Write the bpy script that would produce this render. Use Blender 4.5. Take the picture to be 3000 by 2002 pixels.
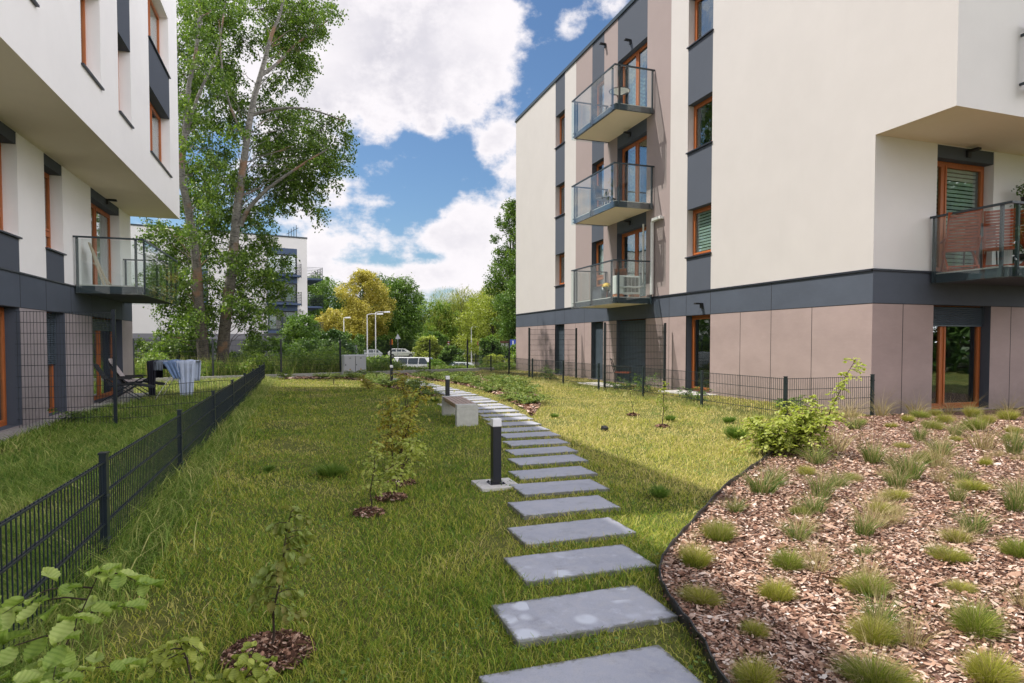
import bpy, math, random
import numpy as np
from mathutils import Vector, Matrix
R = math.radians
for o in list(bpy.data.objects): bpy.data.objects.remove(o)
scn = bpy.context.scene
COL = scn.collection
# ---------------------------------------------------------------- camera
EYE = 1.42
cam = bpy.data.cameras.new('camera'); camo = bpy.data.objects.new('camera', cam); COL.objects.link(camo)
cam.sensor_width = 36; cam.lens = 1813/3000*36
cam.shift_y = math.tan(R(1.8))*1813/3000 + 1/3000
cam.clip_end = 3000; cam.clip_start = .05
camo.location = (0, 0, EYE); camo.rotation_euler = (R(90-1.8), 0, R(-18.86))
scn.camera = camo
# ---------------------------------------------------------------- light
SUNV = Vector((-1, .47, 1.72)).normalized()
sun_el = math.asin(SUNV.z); sun_az = math.atan2(SUNV.x, SUNV.y)     # azimuth from +Y towards +X
sl = bpy.data.lights.new('sun', 'SUN'); sl.energy = 2.75; sl.angle = R(.55); sl.color = (1, .94, .86)
so = bpy.data.objects.new('sun', sl); COL.objects.link(so); so.rotation_euler = SUNV.to_track_quat('Z', 'Y').to_euler(); so.location = (-20, 10, 40)
scn.view_settings.view_transform = 'Standard'; scn.view_settings.look = 'None'
scn.view_settings.exposure = 1.02; scn.view_settings.gamma = 1
scn.render.resolution_x = 1024; scn.render.resolution_y = 683
scn.render.engine = 'CYCLES'
scn.cycles.max_bounces = 8; scn.cycles.transparent_max_bounces = 24
w = bpy.data.worlds.new('World'); scn.world = w; w.use_nodes = True
def build_world():
    nt = w.node_tree; N = nt.nodes; L = nt.links; N.clear()
    def n(t, **k):
        x = N.new(t)
        for a, b in k.items(): setattr(x, a, b)
        return x
    def setin(x, i, v):
        if hasattr(v, 'is_output'): L.new(v, x.inputs[i])
        elif v is not None: x.inputs[i].default_value = v
    def M(op, a, b=None, c=None, clamp=False):
        x = n('ShaderNodeMath', operation=op, use_clamp=clamp)
        setin(x, 0, a); setin(x, 1, b); setin(x, 2, c); return x.outputs[0]
    sky = n('ShaderNodeTexSky', sky_type='NISHITA'); sky.sun_disc = False
    sky.sun_elevation = sun_el; sky.sun_rotation = sun_az; sky.air_density = 1.2; sky.dust_density = .6; sky.ozone_density = 2.2
    tc = n('ShaderNodeTexCoord'); sep = n('ShaderNodeSeparateXYZ'); L.new(tc.outputs['Generated'], sep.inputs[0])
    x, y, z = sep.outputs
    az = M('ARCTAN2', x, y); el = M('ARCSINE', z)
    # cloud base: gnomonic ground-plane coordinates of a cloud layer so clouds shrink towards the horizon
    zz = M('MAXIMUM', M('ADD', z, .12), .06)
    px = M('DIVIDE', x, zz); py = M('DIVIDE', y, zz)
    cb = n('ShaderNodeCombineXYZ'); L.new(px, cb.inputs[0]); L.new(py, cb.inputs[1])
    def noise(scale, det, rough, off, vec=None):
        mp = n('ShaderNodeMapping'); mp.inputs['Location'].default_value = off
        L.new(vec or cb.outputs[0], mp.inputs[0])
        q = n('ShaderNodeTexNoise'); q.inputs['Scale'].default_value = scale; q.inputs['Detail'].default_value = det; q.inputs['Roughness'].default_value = rough
        L.new(mp.outputs[0], q.inputs['Vector']); return q.outputs['Fac']
    ang = n('ShaderNodeCombineXYZ'); L.new(az, ang.inputs[0]); L.new(M('MULTIPLY', el, 1.35), ang.inputs[1])
    fb = noise(9.5, 10, .62, (3.1, 1.7, .4), ang.outputs[0]); fb2 = noise(2.6, 5, .55, (7.7, 2.3, 1.1)); fine = noise(26, 6, .6, (1.1, 4.4, 2.2), ang.outputs[0])
    tot = None
    def add(v):
        nonlocal tot
        tot = v if tot is None else M('ADD', tot, v)
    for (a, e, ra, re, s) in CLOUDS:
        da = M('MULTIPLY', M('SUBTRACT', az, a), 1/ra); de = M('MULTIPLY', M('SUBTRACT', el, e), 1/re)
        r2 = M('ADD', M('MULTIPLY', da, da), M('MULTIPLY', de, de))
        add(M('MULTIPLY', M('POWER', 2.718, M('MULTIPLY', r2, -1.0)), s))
    # general cover away from the part of the sky the photograph shows
    gen = M('MULTIPLY', M('SUBTRACT', fb2, .5), .9)
    d = M('ADD', M('ADD', tot, M('MULTIPLY', M('SUBTRACT', fb, .5), 2.9)), gen)
    d = M('ADD', d, M('MULTIPLY', M('SUBTRACT', fine, .5), 1.0))
    mr = n('ShaderNodeMapRange', interpolation_type='SMOOTHSTEP'); L.new(d, mr.inputs[0])
    mr.inputs[1].default_value = .04; mr.inputs[2].default_value = .72
    mask = mr.outputs[0]
    # clouds: bright rims, greyer thick middles
    th = n('ShaderNodeMapRange', interpolation_type='SMOOTHSTEP'); L.new(M('ADD', d, M('MULTIPLY', M('SUBTRACT', fine, .5), .4)), th.inputs[0])
    th.inputs[1].default_value = .55; th.inputs[2].default_value = 1.5
    shn = n('ShaderNodeMapRange'); L.new(noise(4.2, 6, .55, (5.3, 9.1, 3.), ang.outputs[0]), shn.inputs[0]); shn.inputs[1].default_value = .35; shn.inputs[2].default_value = .68
    cr = n('ShaderNodeMix', data_type='RGBA'); L.new(M('MULTIPLY', th.outputs[0], shn.outputs[0]), cr.inputs['Factor'])
    cr.inputs['A'].default_value = (4.5, 4.33, 4.48, 1); cr.inputs['B'].default_value = (2.95, 2.9, 3.25, 1)
    # sky colour lift to the photograph's saturated blue
    tint = n('ShaderNodeMix', data_type='RGBA', blend_type='MULTIPLY'); tint.inputs['Factor'].default_value = 1
    L.new(sky.outputs[0], tint.inputs['A']); tint.inputs['B'].default_value = SKYTINT
    mx = n('ShaderNodeMix', data_type='RGBA'); L.new(mask, mx.inputs['Factor']); L.new(tint.outputs['Result'], mx.inputs['A']); L.new(cr.outputs['Result'], mx.inputs['B'])
    # clouds opposite the sun, mostly unseen, brightened as added fill for shaded walls
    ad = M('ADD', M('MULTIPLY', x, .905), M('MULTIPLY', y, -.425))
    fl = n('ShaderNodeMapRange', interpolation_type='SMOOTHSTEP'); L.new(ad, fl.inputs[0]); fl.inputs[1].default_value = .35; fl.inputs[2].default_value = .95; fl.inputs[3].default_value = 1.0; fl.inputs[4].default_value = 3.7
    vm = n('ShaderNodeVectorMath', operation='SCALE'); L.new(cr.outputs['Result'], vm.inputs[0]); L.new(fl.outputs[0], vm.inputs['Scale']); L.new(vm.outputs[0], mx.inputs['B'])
    bg = n('ShaderNodeBackground'); bg.inputs['Strength'].default_value = .11; L.new(mx.outputs['Result'], bg.inputs['Color'])
    out = n('ShaderNodeOutputWorld'); L.new(bg.outputs[0], out.inputs[0])
SKYTINT = (.37, .45, .53, 1)
def pa(u, v):       # direction angles of a spot in the sky (radians): azimuth, elevation
    k = (u-1175)/1420; a = R(18.86)+math.atan(k)
    return a, math.atan((785-v)/1420*math.cos(math.atan(k)))
CLOUDS = []
for (u, v, ru, rv, s) in [(930, 120, 300, 140, 1.15), (620, 120, 260, 230, .75), (1120, 110, 120, 110, .55), (700, 300, 60, 160, .5),
        (1180, 380, 62, 110, .85), (1110, 345, 60, 40, .35), (1070, 490, 90, 50, .75), (1130, 540, 110, 60, .75), (970, 550, 120, 42, .85),
        (800, 470, 75, 60, .8), (740, 560, 90, 45, .75), (880, 393, 38, 22, .75), (885, 466, 45, 16, .6), (965, 372, 45, 24, .55), (1000, 305, 36, 24, .6),
        (960, 640, 330, 50, 1.0), (830, 560, 60, 25, .3), (1250, 660, 200, 80, .6), (1310, 80, 42, 42, .8), (1395, 30, 45, 32, .9), (1500, 60, 60, 60, .3),
        (970, 440, 170, 110, -.8), (905, 525, 55, 26, -.5), (880, 590, 80, 26, -.55), (1010, 330, 130, 40, -.3), (930, 430, 26, 14, .6), (1060, 410, 30, 16, .55), (1120, 330, 30, 20, .4), (860, 330, 22, 12, .5), (1280, 190, 90, 150, -1.0), (1400, 130, 90, 110, -.6), (1010, 590, 50, 20, -.3), (850, 620, 70, 20, -.1)]:
    a, e = pa(u, v); CLOUDS.append((a, e, ru/1420*math.cos(math.atan((u-1175)/1420)), rv/1420, s))
for (a, e, ra, re, s) in [(-2.4, .6, .9, .5, .9), (2.6, .6, .9, .5, .8), (-1.3, .5, .7, .5, .9), (1.9, .6, .9, .6, 1.3)]: CLOUDS.append((a, e, ra, re, s))  # unseen clouds outside the view, added to raise the fill light
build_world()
# ---------------------------------------------------------------- helpers
def tag(o, label=None, cat=None, group=None, kind=None):
    if label: o['label'] = label
    if cat: o['category'] = cat
    if group: o['group'] = group
    if kind: o['kind'] = kind
    return o
def thing(name, label, cat, loc=(0, 0, 0), rz=0, group=None, kind=None):
    o = bpy.data.objects.new(name, None); COL.objects.link(o); o.empty_display_size = .2
    o.location = loc; o.rotation_euler = (0, 0, rz); return tag(o, label, cat, group, kind)
def origin(p):
    v = Vector((0, 0, 0))
    while p is not None: v += Vector(p.location); p = p.parent
    return v
class MB:
    def __init__(s): s.v = []; s.f = []; s.m = []; s.mi = 0
    def quad(s, *p):
        b = len(s.v); s.v += [tuple(q) for q in p]; s.f.append(tuple(range(b, b+len(p)))); s.m.append(s.mi); return s
    def hexa(s, p):     # 8 points: bottom ring 0-3, top ring 4-7
        b = len(s.v); s.v += [tuple(q) for q in p]
        for f in ((3, 2, 1, 0), (4, 5, 6, 7), (0, 1, 5, 4), (1, 2, 6, 5), (2, 3, 7, 6), (3, 0, 4, 7)):
            s.f.append(tuple(b+i for i in f)); s.m.append(s.mi)
        return s
    def box(s, x0, x1, y0, y1, z0, z1):
        return s.hexa([(x0, y0, z0), (x1, y0, z0), (x1, y1, z0), (x0, y1, z0), (x0, y0, z1), (x1, y0, z1), (x1, y1, z1), (x0, y1, z1)])
    def fbox(s, F, u0, u1, z0, z1, d0, d1):
        P = F.p
        return s.hexa([P(u0, z0, d0), P(u1, z0, d0), P(u1, z0, d1), P(u0, z0, d1), P(u0, z1, d0), P(u1, z1, d0), P(u1, z1, d1), P(u0, z1, d1)])
    def bar(s, a, b, wd, h=None, up=(0, 0, 1)):       # rectangular bar from a to b
        a = Vector(a); b = Vector(b); d = (b-a).normalized(); u = Vector(up)
        if abs(d.dot(u)) > .99: u = Vector((0, 1, 0))
        sx = d.cross(u).normalized(); sy = sx.cross(d).normalized(); h = h or wd
        q = []
        for c in (a, b):
            for i, j in ((-1, -1), (1, -1), (1, 1), (-1, 1)): q.append(c+sx*wd/2*i+sy*h/2*j)
        return s.hexa([q[0], q[1], q[2], q[3], q[4], q[5], q[6], q[7]])
    def tube(s, pts, r, n=6, cap=True):
        pts = [Vector(p) for p in pts]; k = len(pts); r = r if isinstance(r, (list, tuple)) else [r]*k
        b = len(s.v); u = Vector((.13, .27, .95))
        for i, p in enumerate(pts):
            d = (pts[min(i+1, k-1)]-pts[max(i-1, 0)]).normalized()
            if abs(d.dot(u)) > .95: u = Vector((1, .1, .2))
            sx = d.cross(u).normalized(); sy = sx.cross(d).normalized(); 
            for j in range(n):
                t = 2*math.pi*j/n; s.v.append(tuple(p+(sx*math.cos(t)+sy*math.sin(t))*r[i]))
        for i in range(k-1):
            for j in range(n):
                j2 = (j+1) % n; s.f.append((b+i*n+j, b+i*n+j2, b+(i+1)*n+j2, b+(i+1)*n+j)); s.m.append(s.mi)
        if cap:
            s.f.append(tuple(b+j for j in range(n))); s.m.append(s.mi); s.f.append(tuple(b+(k-1)*n+j for j in range(n-1, -1, -1))); s.m.append(s.mi)
        return s
    def lathe(s, prof, n=20, c=(0, 0, 0), sx=1, sy=1):
        b = len(s.v)
        for (r, z) in prof:
            for j in range(n):
                t = 2*math.pi*j/n; s.v.append((c[0]+r*math.cos(t)*sx, c[1]+r*math.sin(t)*sy, c[2]+z))
        for i in range(len(prof)-1):
            for j in range(n):
                j2 = (j+1) % n; s.f.append((b+i*n+j, b+i*n+j2, b+(i+1)*n+j2, b+(i+1)*n+j)); s.m.append(s.mi)
        return s
    def build(s, name, mats, parent=None, world=False, smooth=False, bevel=0):
        me = bpy.data.meshes.new(name); v = np.array(s.v, dtype=np.float64)
        if world and parent is not None: v = v-np.array(origin(parent))
        me.from_pydata([tuple(q) for q in v], [], s.f)
        for m in (mats if isinstance(mats, (list, tuple)) else [mats]): me.materials.append(m)
        me.polygons.foreach_set('material_index', s.m)
        if smooth: me.polygons.foreach_set('use_smooth', [True]*len(s.f))
        me.update()
        o = bpy.data.objects.new(name, me); COL.objects.link(o)
        if parent is not None: o.parent = parent
        if bevel:
            b = o.modifiers.new('bevel', 'BEVEL'); b.width = bevel; b.segments = 2; b.limit_method = 'ANGLE'
        return o
class Frame:
    def __init__(s, O, u, n): s.O = Vector(O); s.u = Vector(u); s.n = Vector(n)
    def p(s, u, z, d=0): return s.O+s.u*u+s.n*d+Vector((0, 0, z))
def raw_mesh(name, verts, faces_flat, nper, mats, attr=None, parent=None, smooth=False, matidx=None):
    """numpy mesh; faces all with nper corners"""
    me = bpy.data.meshes.new(name); nv = len(verts); nf = len(faces_flat)//nper
    me.vertices.add(nv); me.vertices.foreach_set('co', np.asarray(verts, dtype=np.float32).ravel())
    me.loops.add(nf*nper); me.loops.foreach_set('vertex_index', np.asarray(faces_flat, dtype=np.int32))
    me.polygons.add(nf); me.polygons.foreach_set('loop_start', np.arange(nf, dtype=np.int32)*nper)
    try: me.polygons.foreach_set('loop_total', np.full(nf, nper, dtype=np.int32))
    except Exception: pass
    for m in (mats if isinstance(mats, (list, tuple)) else [mats]): me.materials.append(m)
    if matidx is not None: me.polygons.foreach_set('material_index', np.asarray(matidx, dtype=np.int32))
    if smooth: me.polygons.foreach_set('use_smooth', np.ones(nf, dtype=bool))
    if attr is not None:
        for an, av in attr.items():
            a = me.attributes.new(an, 'FLOAT', 'FACE'); a.data.foreach_set('value', np.asarray(av, dtype=np.float32))
    me.update(calc_edges=True)
    o = bpy.data.objects.new(name, me); COL.objects.link(o)
    if parent is not None: o.parent = parent
    return o
def copy_tree(o, parent=None):
    c = o.copy(); COL.objects.link(c); c.parent = parent
    if parent is not None: c.matrix_parent_inverse = o.matrix_parent_inverse
    for ch in list(o.children): copy_tree(ch, c)
    return c
# ---------------------------------------------------------------- materials
class NT:
    def __init__(s, name):
        s.m = bpy.data.materials.new(name); s.m.use_nodes = True; s.t = s.m.node_tree; s.t.nodes.clear()
        s.out = s.t.nodes.new('ShaderNodeOutputMaterial')
    def n(s, t, ins=None, **k):
        x = s.t.nodes.new(t)
        for a, b in k.items(): setattr(x, a, b)
        for i, v in (ins or {}).items():
            if hasattr(v, 'is_output'): s.t.links.new(v, x.inputs[i])
            else: x.inputs[i].default_value = v
        return x
    def obj(s): return s.n('ShaderNodeTexCoord').outputs['Object']
    def pos(s): return s.n('ShaderNodeNewGeometry').outputs['Position']
    def noise(s, scale, det=4, rough=.5, vec=None, stretch=None):
        v = vec or s.pos()
        if stretch: v = s.n('ShaderNodeMapping', {0: v, 'Scale': stretch}).outputs[0]
        return s.n('ShaderNodeTexNoise', {'Vector': v, 'Scale': scale, 'Detail': det, 'Roughness': rough}).outputs['Fac']
    def ramp(s, fac, stops):
        r = s.n('ShaderNodeValToRGB', {0: fac}); c = r.color_ramp
        while len(c.elements) < len(stops): c.elements.new(.5)
        for e, (p, col) in zip(c.elements, stops): e.position = p; e.color = (*col, 1)
        return r.outputs[0]
    def mix(s, f, a, b, mode='MIX'):
        x = s.n('ShaderNodeMix', data_type='RGBA', blend_type=mode)
        for k, v in (('Factor', f), ('A', a), ('B', b)):
            if hasattr(v, 'is_output'): s.t.links.new(v, x.inputs[k])
            else: x.inputs[k].default_value = v if not isinstance(v, tuple) or len(v) == 4 else (*v, 1)
        return x.outputs['Result']
    def math(s, op, a, b=0.0): return s.n('ShaderNodeMath', {0: a, 1: b}, operation=op).outputs[0]
    def bump(s, h, strength, dist=.02): return s.n('ShaderNodeBump', {'Height': h, 'Strength': strength, 'Distance': dist}).outputs[0]
    def bsdf(s, col, rough=.6, metal=0, normal=None, spec=.5):
        b = s.n('ShaderNodeBsdfPrincipled', {'Roughness': rough, 'Metallic': metal, 'Specular IOR Level': spec})
        if hasattr(col, 'is_output'): s.t.links.new(col, b.inputs['Base Color'])
        else: b.inputs['Base Color'].default_value = (*col, 1)
        if normal is not None: s.t.links.new(normal, b.inputs['Normal'])
        return b.outputs[0]
    def done(s, sh): s.t.links.new(sh, s.out.inputs[0]); return s.m
def mat_plain(name, col, rough=.5, metal=0, var=.08, scale=8, bump=0):
    t = NT(name); nz = t.noise(scale, 5, .6)
    a = tuple(c*(1-var) for c in col); b = tuple(min(1, c*(1+var)) for c in col)
    c = t.ramp(nz, [(.3, a), (.7, b)])
    nr = t.bump(t.noise(scale*14, 3), bump, .01) if bump else None
    return t.done(t.bsdf(c, rough, metal, nr))
def mat_render(name, col, streak=.06, spec=.25, bscale=190):
    t = NT(name); a = t.noise(1.1, 6, .6); b = t.noise(3.0, 5, .6, stretch=(1.2, 1.2, .18)); g = t.noise(bscale, 2, .6)
    c = t.ramp(a, [(.25, tuple(x*.955 for x in col)), (.75, tuple(min(1, x*1.02) for x in col))])
    c = t.mix(t.n('ShaderNodeMapRange', {0: b, 1: .56, 2: .8, 3: 0, 4: streak*3}).outputs[0], c, tuple(x*.82 for x in col))
    c = t.mix(t.n('ShaderNodeMapRange', {0: g, 1: .35, 2: .7, 3: .0, 4: .12}).outputs[0], c, tuple(x*.7 for x in col))
    return t.done(t.bsdf(c, .88, 0, t.bump(g, .35, .006), spec))
def mat_panel(name, col):
    t = NT(name); a = t.noise(.9, 7, .62, stretch=(1, 1, 1.6)); b = t.noise(6, 6, .7, stretch=(1, 1, 3)); g = t.noise(60, 3, .6)
    c = t.ramp(a, [(.3, tuple(x*.88 for x in col)), (.72, tuple(min(1, x*1.10) for x in col))])
    c = t.mix(t.n('ShaderNodeMapRange', {0: b, 1: .5, 2: .75, 3: 0, 4: .22}).outputs[0], c, tuple(min(1, x*1.25+.01) for x in col))
    z = t.n('ShaderNodeSeparateXYZ', {0: t.pos()}).outputs[2]
    dirt = t.math('MULTIPLY', t.n('ShaderNodeMapRange', {0: z, 1: .65, 2: .0, 3: 0, 4: 1}).outputs[0], t.n('ShaderNodeMapRange', {0: t.noise(7, 5, .7), 1: .25, 2: .65}).outputs[0])
    c = t.mix(t.math('MULTIPLY', dirt, .45), c, (.13, .11, .08))
    return t.done(t.bsdf(c, .7, 0, t.bump(g, .12, .004), .35))
WHITE = mat_render('cream_white_render', (.575, .548, .53), .035)
WHITEL = mat_render('shade_lifted_white_render', (.87, .865, .865), .03)  # left block's white, colour raised because its walls stand in shade
WHITE2 = mat_render('shade_side_white_render', (.74, .73, .72), .04)  # end walls' copy of the cream render, shade tone painted in: cooler, paler
TAUPE_R = mat_render('taupe_render', (.335, .275, .265), .05)
DARK_R = mat_render('anthracite_render', (.085, .098, .125), .05)
TAUPE_P = mat_panel('taupe_panel', (.36, .28, .265))
DARK_P = mat_panel('anthracite_panel', (.075, .09, .12))
GREY_R = mat_render('grey_render', (.24, .24, .26), .05)
BLUEGREY = mat_render('blue_grey_render', (.085, .12, .20), .05)
CREAM = mat_render('cream_soffit', (.90, .77, .58), .05)
SOFFIT = mat_render('soffit_render', (.78, .69, .54), .04)
JOINT = mat_plain('joint_black', (.015, .015, .018), .8)
STEEL = mat_plain('steel_anthracite', (.030, .045, .055), .38, .0, .15, 5)
FENCE = mat_plain('fence_coat', (.014, .021, .030), .30, .0, .2, 5)
FENCEG = mat_plain('fence_coat_green_grey', (.020, .032, .036), .35, .0, .2, 5)
GALV = mat_plain('galvanised', (.33, .37, .38), .4, .7, .2, 9)
BOLLARD = mat_plain('bollard_black', (.010, .012, .020), .35, 0, .1, 9)
OPAL = mat_plain('opal_plastic', (.82, .82, .84), .3, 0, .02)
def m_wood(name, col, dark=.6, sc=30):
    t = NT(name); g = t.noise(sc, 6, .6, vec=t.obj(), stretch=(1, 1, .12)); c = t.ramp(g, [(.3, tuple(x*dark for x in col)), (.7, col)])
    return t.done(t.bsdf(c, .5, 0, t.bump(g, .2, .003)))
FRAME = m_wood('window_wood', (.47, .135, .032), .7)
REDWOOD = m_wood('red_brown_wood', (.43, .085, .028), .6)
PINE = m_wood('pale_board', (.52, .43, .30), .7)
SLATWOOD = m_wood('bench_wood', (.40, .27, .20), .7)
def m_glass():
    t = NT('window_glass'); f = t.math('POWER', t.n('ShaderNodeLayerWeight', {0: .5}).outputs['Facing'], 4.0)
    tr = t.n('ShaderNodeBsdfTransparent', {'Color': (.80, .88, .86, 1)}).outputs[0]
    gl = t.n('ShaderNodeBsdfGlossy', {'Roughness': .012, 'Color': (.95, .98, 1, 1)}); 
    nz = t.noise(1.7, 2, .5); t.t.links.new(t.bump(nz, .05, .05), gl.inputs['Normal'])
    f2 = t.math('MINIMUM', t.math('ADD', t.math('MULTIPLY', f, .85), .16), 1.0)
    return t.done(t.n('ShaderNodeMixShader', {0: f2, 1: tr, 2: gl.outputs[0]}).outputs[0])
def m_bglass():
    t = NT('balcony_glass'); f = t.math('POWER', t.n('ShaderNodeLayerWeight', {0: .5}).outputs['Facing'], 5.0)
    tr = t.n('ShaderNodeBsdfTransparent', {'Color': (.93, .965, .955, 1)}).outputs[0]
    gl = t.n('ShaderNodeBsdfGlossy', {'Roughness': .01, 'Color': (1, 1, 1, 1)}).outputs[0]
    f2 = t.math('MINIMUM', t.math('ADD', t.math('MULTIPLY', f, .75), .06), 1.0)
    return t.done(t.n('ShaderNodeMixShader', {0: f2, 1: tr, 2: gl}).outputs[0])
GLASS = m_glass(); BGLASS = m_bglass()
ROOM = mat_plain('room_dark', (.07, .075, .08), .9, 0, .3, 2)
def m_curtain(name, col):
    t = NT(name); wv = t.n('ShaderNodeTexWave', {'Vector': t.pos(), 'Scale': 4.5, 'Distortion': 3.0, 'Detail': 2}, wave_type='BANDS', bands_direction='DIAGONAL').outputs['Fac']
    c = t.ramp(wv, [(0, tuple(x*.75 for x in col)), (1, col)])
    return t.done(t.bsdf(c, .9, 0, t.bump(wv, .5, .04)))
CURTAIN = m_curtain('curtain_cloth', (.62, .66, .64)); BLINDC = mat_plain('blind_cloth', (.80, .82, .80), .8)
SHUT = mat_plain('shutter_alu', (.075, .10, .125), .4, .1, .1, 4)
BLINDW = mat_plain('blind_slat', (.40, .44, .44), .5)
SILL = mat_plain('sill_metal', (.035, .04, .055), .4, .3)
CONC = mat_plain('concrete', (.43, .42, .39), .85, 0, .14, 9, .3)
CONCW = mat_plain('concrete_pale', (.60, .58, .54), .85, 0, .16, 30, .3)
BLACKP = mat_plain('black_plastic', (.02, .02, .022), .5)
WHITEP = mat_plain('white_plastic', (.75, .75, .73), .45)
def m_slab():
    t = NT('slab_stone'); p = t.pos()
    a = t.noise(1.6, 6, .6); b = t.noise(16, 5, .65); g = t.noise(180, 2, .6)
    c = t.ramp(a, [(.3, (.32, .335, .39)), (.72, (.43, .44, .49))])
    c = t.mix(t.n('ShaderNodeMapRange', {0: b, 1: .45, 2: .75, 3: 0, 4: .6}).outputs[0], c, (.47, .46, .46)); c = t.mix(t.n('ShaderNodeMapRange', {0: t.noise(5, 7, .75), 1: .53, 2: .75, 3: 0, 4: .55}).outputs[0], c, (.17, .17, .18))
    c = t.mix(t.n('ShaderNodeMapRange', {0: g, 1: .5, 2: .8, 3: 0, 4: .35}).outputs[0], c, (.14, .145, .16))
    # efflorescence: pale round blooms, strongest on the slabs of one stretch of the path
    y = t.n('ShaderNodeSeparateXYZ', {0: p}).outputs[1]
    reg = t.n('ShaderNodeMapRange', {0: y, 1: 4.1, 2: 3.6}).outputs[0]
    reg2 = t.n('ShaderNodeMapRange', {0: y, 1: 2.5, 2: 2.65}).outputs[0]
    vo = t.n('ShaderNodeTexVoronoi', {'Vector': p, 'Scale': 8.0, 'Randomness': 1.0}); vd = vo.outputs['Distance']; vr = t.n('ShaderNodeSeparateColor', {0: vo.outputs['Color']}).outputs[0]
    th = t.math('SUBTRACT', t.math('MULTIPLY', vr, .85), .10)
    sp = t.n('ShaderNodeMapRange', {0: t.math('SUBTRACT', th, vd), 1: 0.0, 2: .30}, interpolation_type='SMOOTHSTEP').outputs[0]
    pat = t.n('ShaderNodeMapRange', {0: t.noise(2.3, 3, .6), 1: .42, 2: .52}).outputs[0]
    blot = t.n('ShaderNodeMapRange', {0: t.noise(9, 6, .7), 1: .56, 2: .72}).outputs[0]
    m = t.math('MULTIPLY', t.math('MULTIPLY', reg, reg2), t.math('MAXIMUM', t.math('MULTIPLY', sp, pat), t.math('MULTIPLY', blot, .55)))
    c = t.mix(t.math('MULTIPLY', m, .6), c, (.70, .74, .80))
    o = t.n('ShaderNodeSeparateXYZ', {0: t.obj()}); ax = t.math('SUBTRACT', .435, t.math('ABSOLUTE', o.outputs[0])); ay = t.math('SUBTRACT', .2175, t.math('ABSOLUTE', o.outputs[1]))
    e = t.math('SUBTRACT', t.math('MINIMUM', ax, ay), t.math('MULTIPLY', t.math('SUBTRACT', t.noise(14, 6, .7), .42), .11))
    c = t.mix(t.n('ShaderNodeMapRange', {0: e, 1: .012, 2: -.004, 3: 0, 4: .75}).outputs[0], c, (.10, .10, .055))
    return t.done(t.bsdf(c, .62, 0, t.bump(t.noise(260, 3, .6), .25, .003), .4))
SLAB = m_slab()
def m_leaf(name, c0, c1, c2, trans=.35, rough=.45, nscale=.8):
    """leaf colour from a per-leaf random value and slow drift through the crown"""
    t = NT(name); at = t.n('ShaderNodeAttribute', attribute_name='rnd').outputs['Fac']
    nz = t.noise(nscale, 3, .5); f = t.math('ADD', t.math('MULTIPLY', at, .65), t.math('MULTIPLY', nz, .5))
    c = t.ramp(f, [(.2, c0), (.55, c1), (.92, c2)]); c = t.mix(t.n('ShaderNodeMapRange', {0: t.noise(nscale*7, 4, .6), 1: .5, 2: .75, 3: 0, 4: .35}).outputs[0], c, c2)
    d = t.bsdf(c, rough, 0, None, .35)
    tr = t.n('ShaderNodeBsdfTranslucent', {'Color': t.mix(1.0, c, (1.25, 1.35, .6), 'MULTIPLY')}).outputs[0]
    return t.done(t.n('ShaderNodeMixShader', {0: trans, 1: d, 2: tr}).outputs[0])
L_POP = m_leaf('poplar_leaf', (.055, .11, .022), (.11, .19, .038), (.23, .32, .065), .35)
L_YEL = m_leaf('golden_leaf', (.30, .27, .05), (.50, .43, .10), (.66, .58, .18), .32)
L_DARK = m_leaf('dark_leaf', (.035, .080, .022), (.07, .135, .032), (.13, .21, .05), .25)
L_MID = m_leaf('mid_leaf', (.075, .15, .03), (.13, .22, .045), (.22, .32, .075), .3)
L_WIL = m_leaf('willow_leaf', (.16, .20, .035), (.30, .33, .06), (.42, .45, .10), .35)
L_YG = m_leaf('yellow_green_leaf', (.20, .25, .045), (.32, .37, .07), (.46, .50, .12), .35)
L_HED = m_leaf('hedge_leaf', (.09, .17, .03), (.18, .28, .05), (.33, .43, .10), .35)
L_HORN = m_leaf('hornbeam_leaf', (.24, .30, .06), (.38, .43, .09), (.52, .55, .16), .42, .42, 6)
L_SAP = m_leaf('sapling_leaf', (.24, .19, .05), (.27, .30, .08), (.30, .38, .11), .4, .45, 6)
L_SAPY = m_leaf('golden_sapling_leaf', (.34, .24, .04), (.44, .37, .07), (.40, .47, .11), .4, .45, 5)
L_JUN = m_leaf('juniper_needle', (.07, .14, .035), (.18, .26, .06), (.36, .41, .10), .2, .5, 2.5)
def m_bark(name, a, b, sc=6):
    t = NT(name); g = t.noise(sc, 7, .65, stretch=(1.6, 1.6, .5)); h = t.noise(sc*4, 5, .6, stretch=(.5, .5, 2.5))
    c = t.ramp(g, [(.35, a), (.65, b)]); c = t.mix(t.n('ShaderNodeMapRange', {0: h, 1: .58, 2: .72, 3: 0, 4: .8}).outputs[0], c, tuple(x*.3 for x in a))
    return t.done(t.bsdf(c, .9, 0, t.bump(h, .7, .03)))
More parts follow.
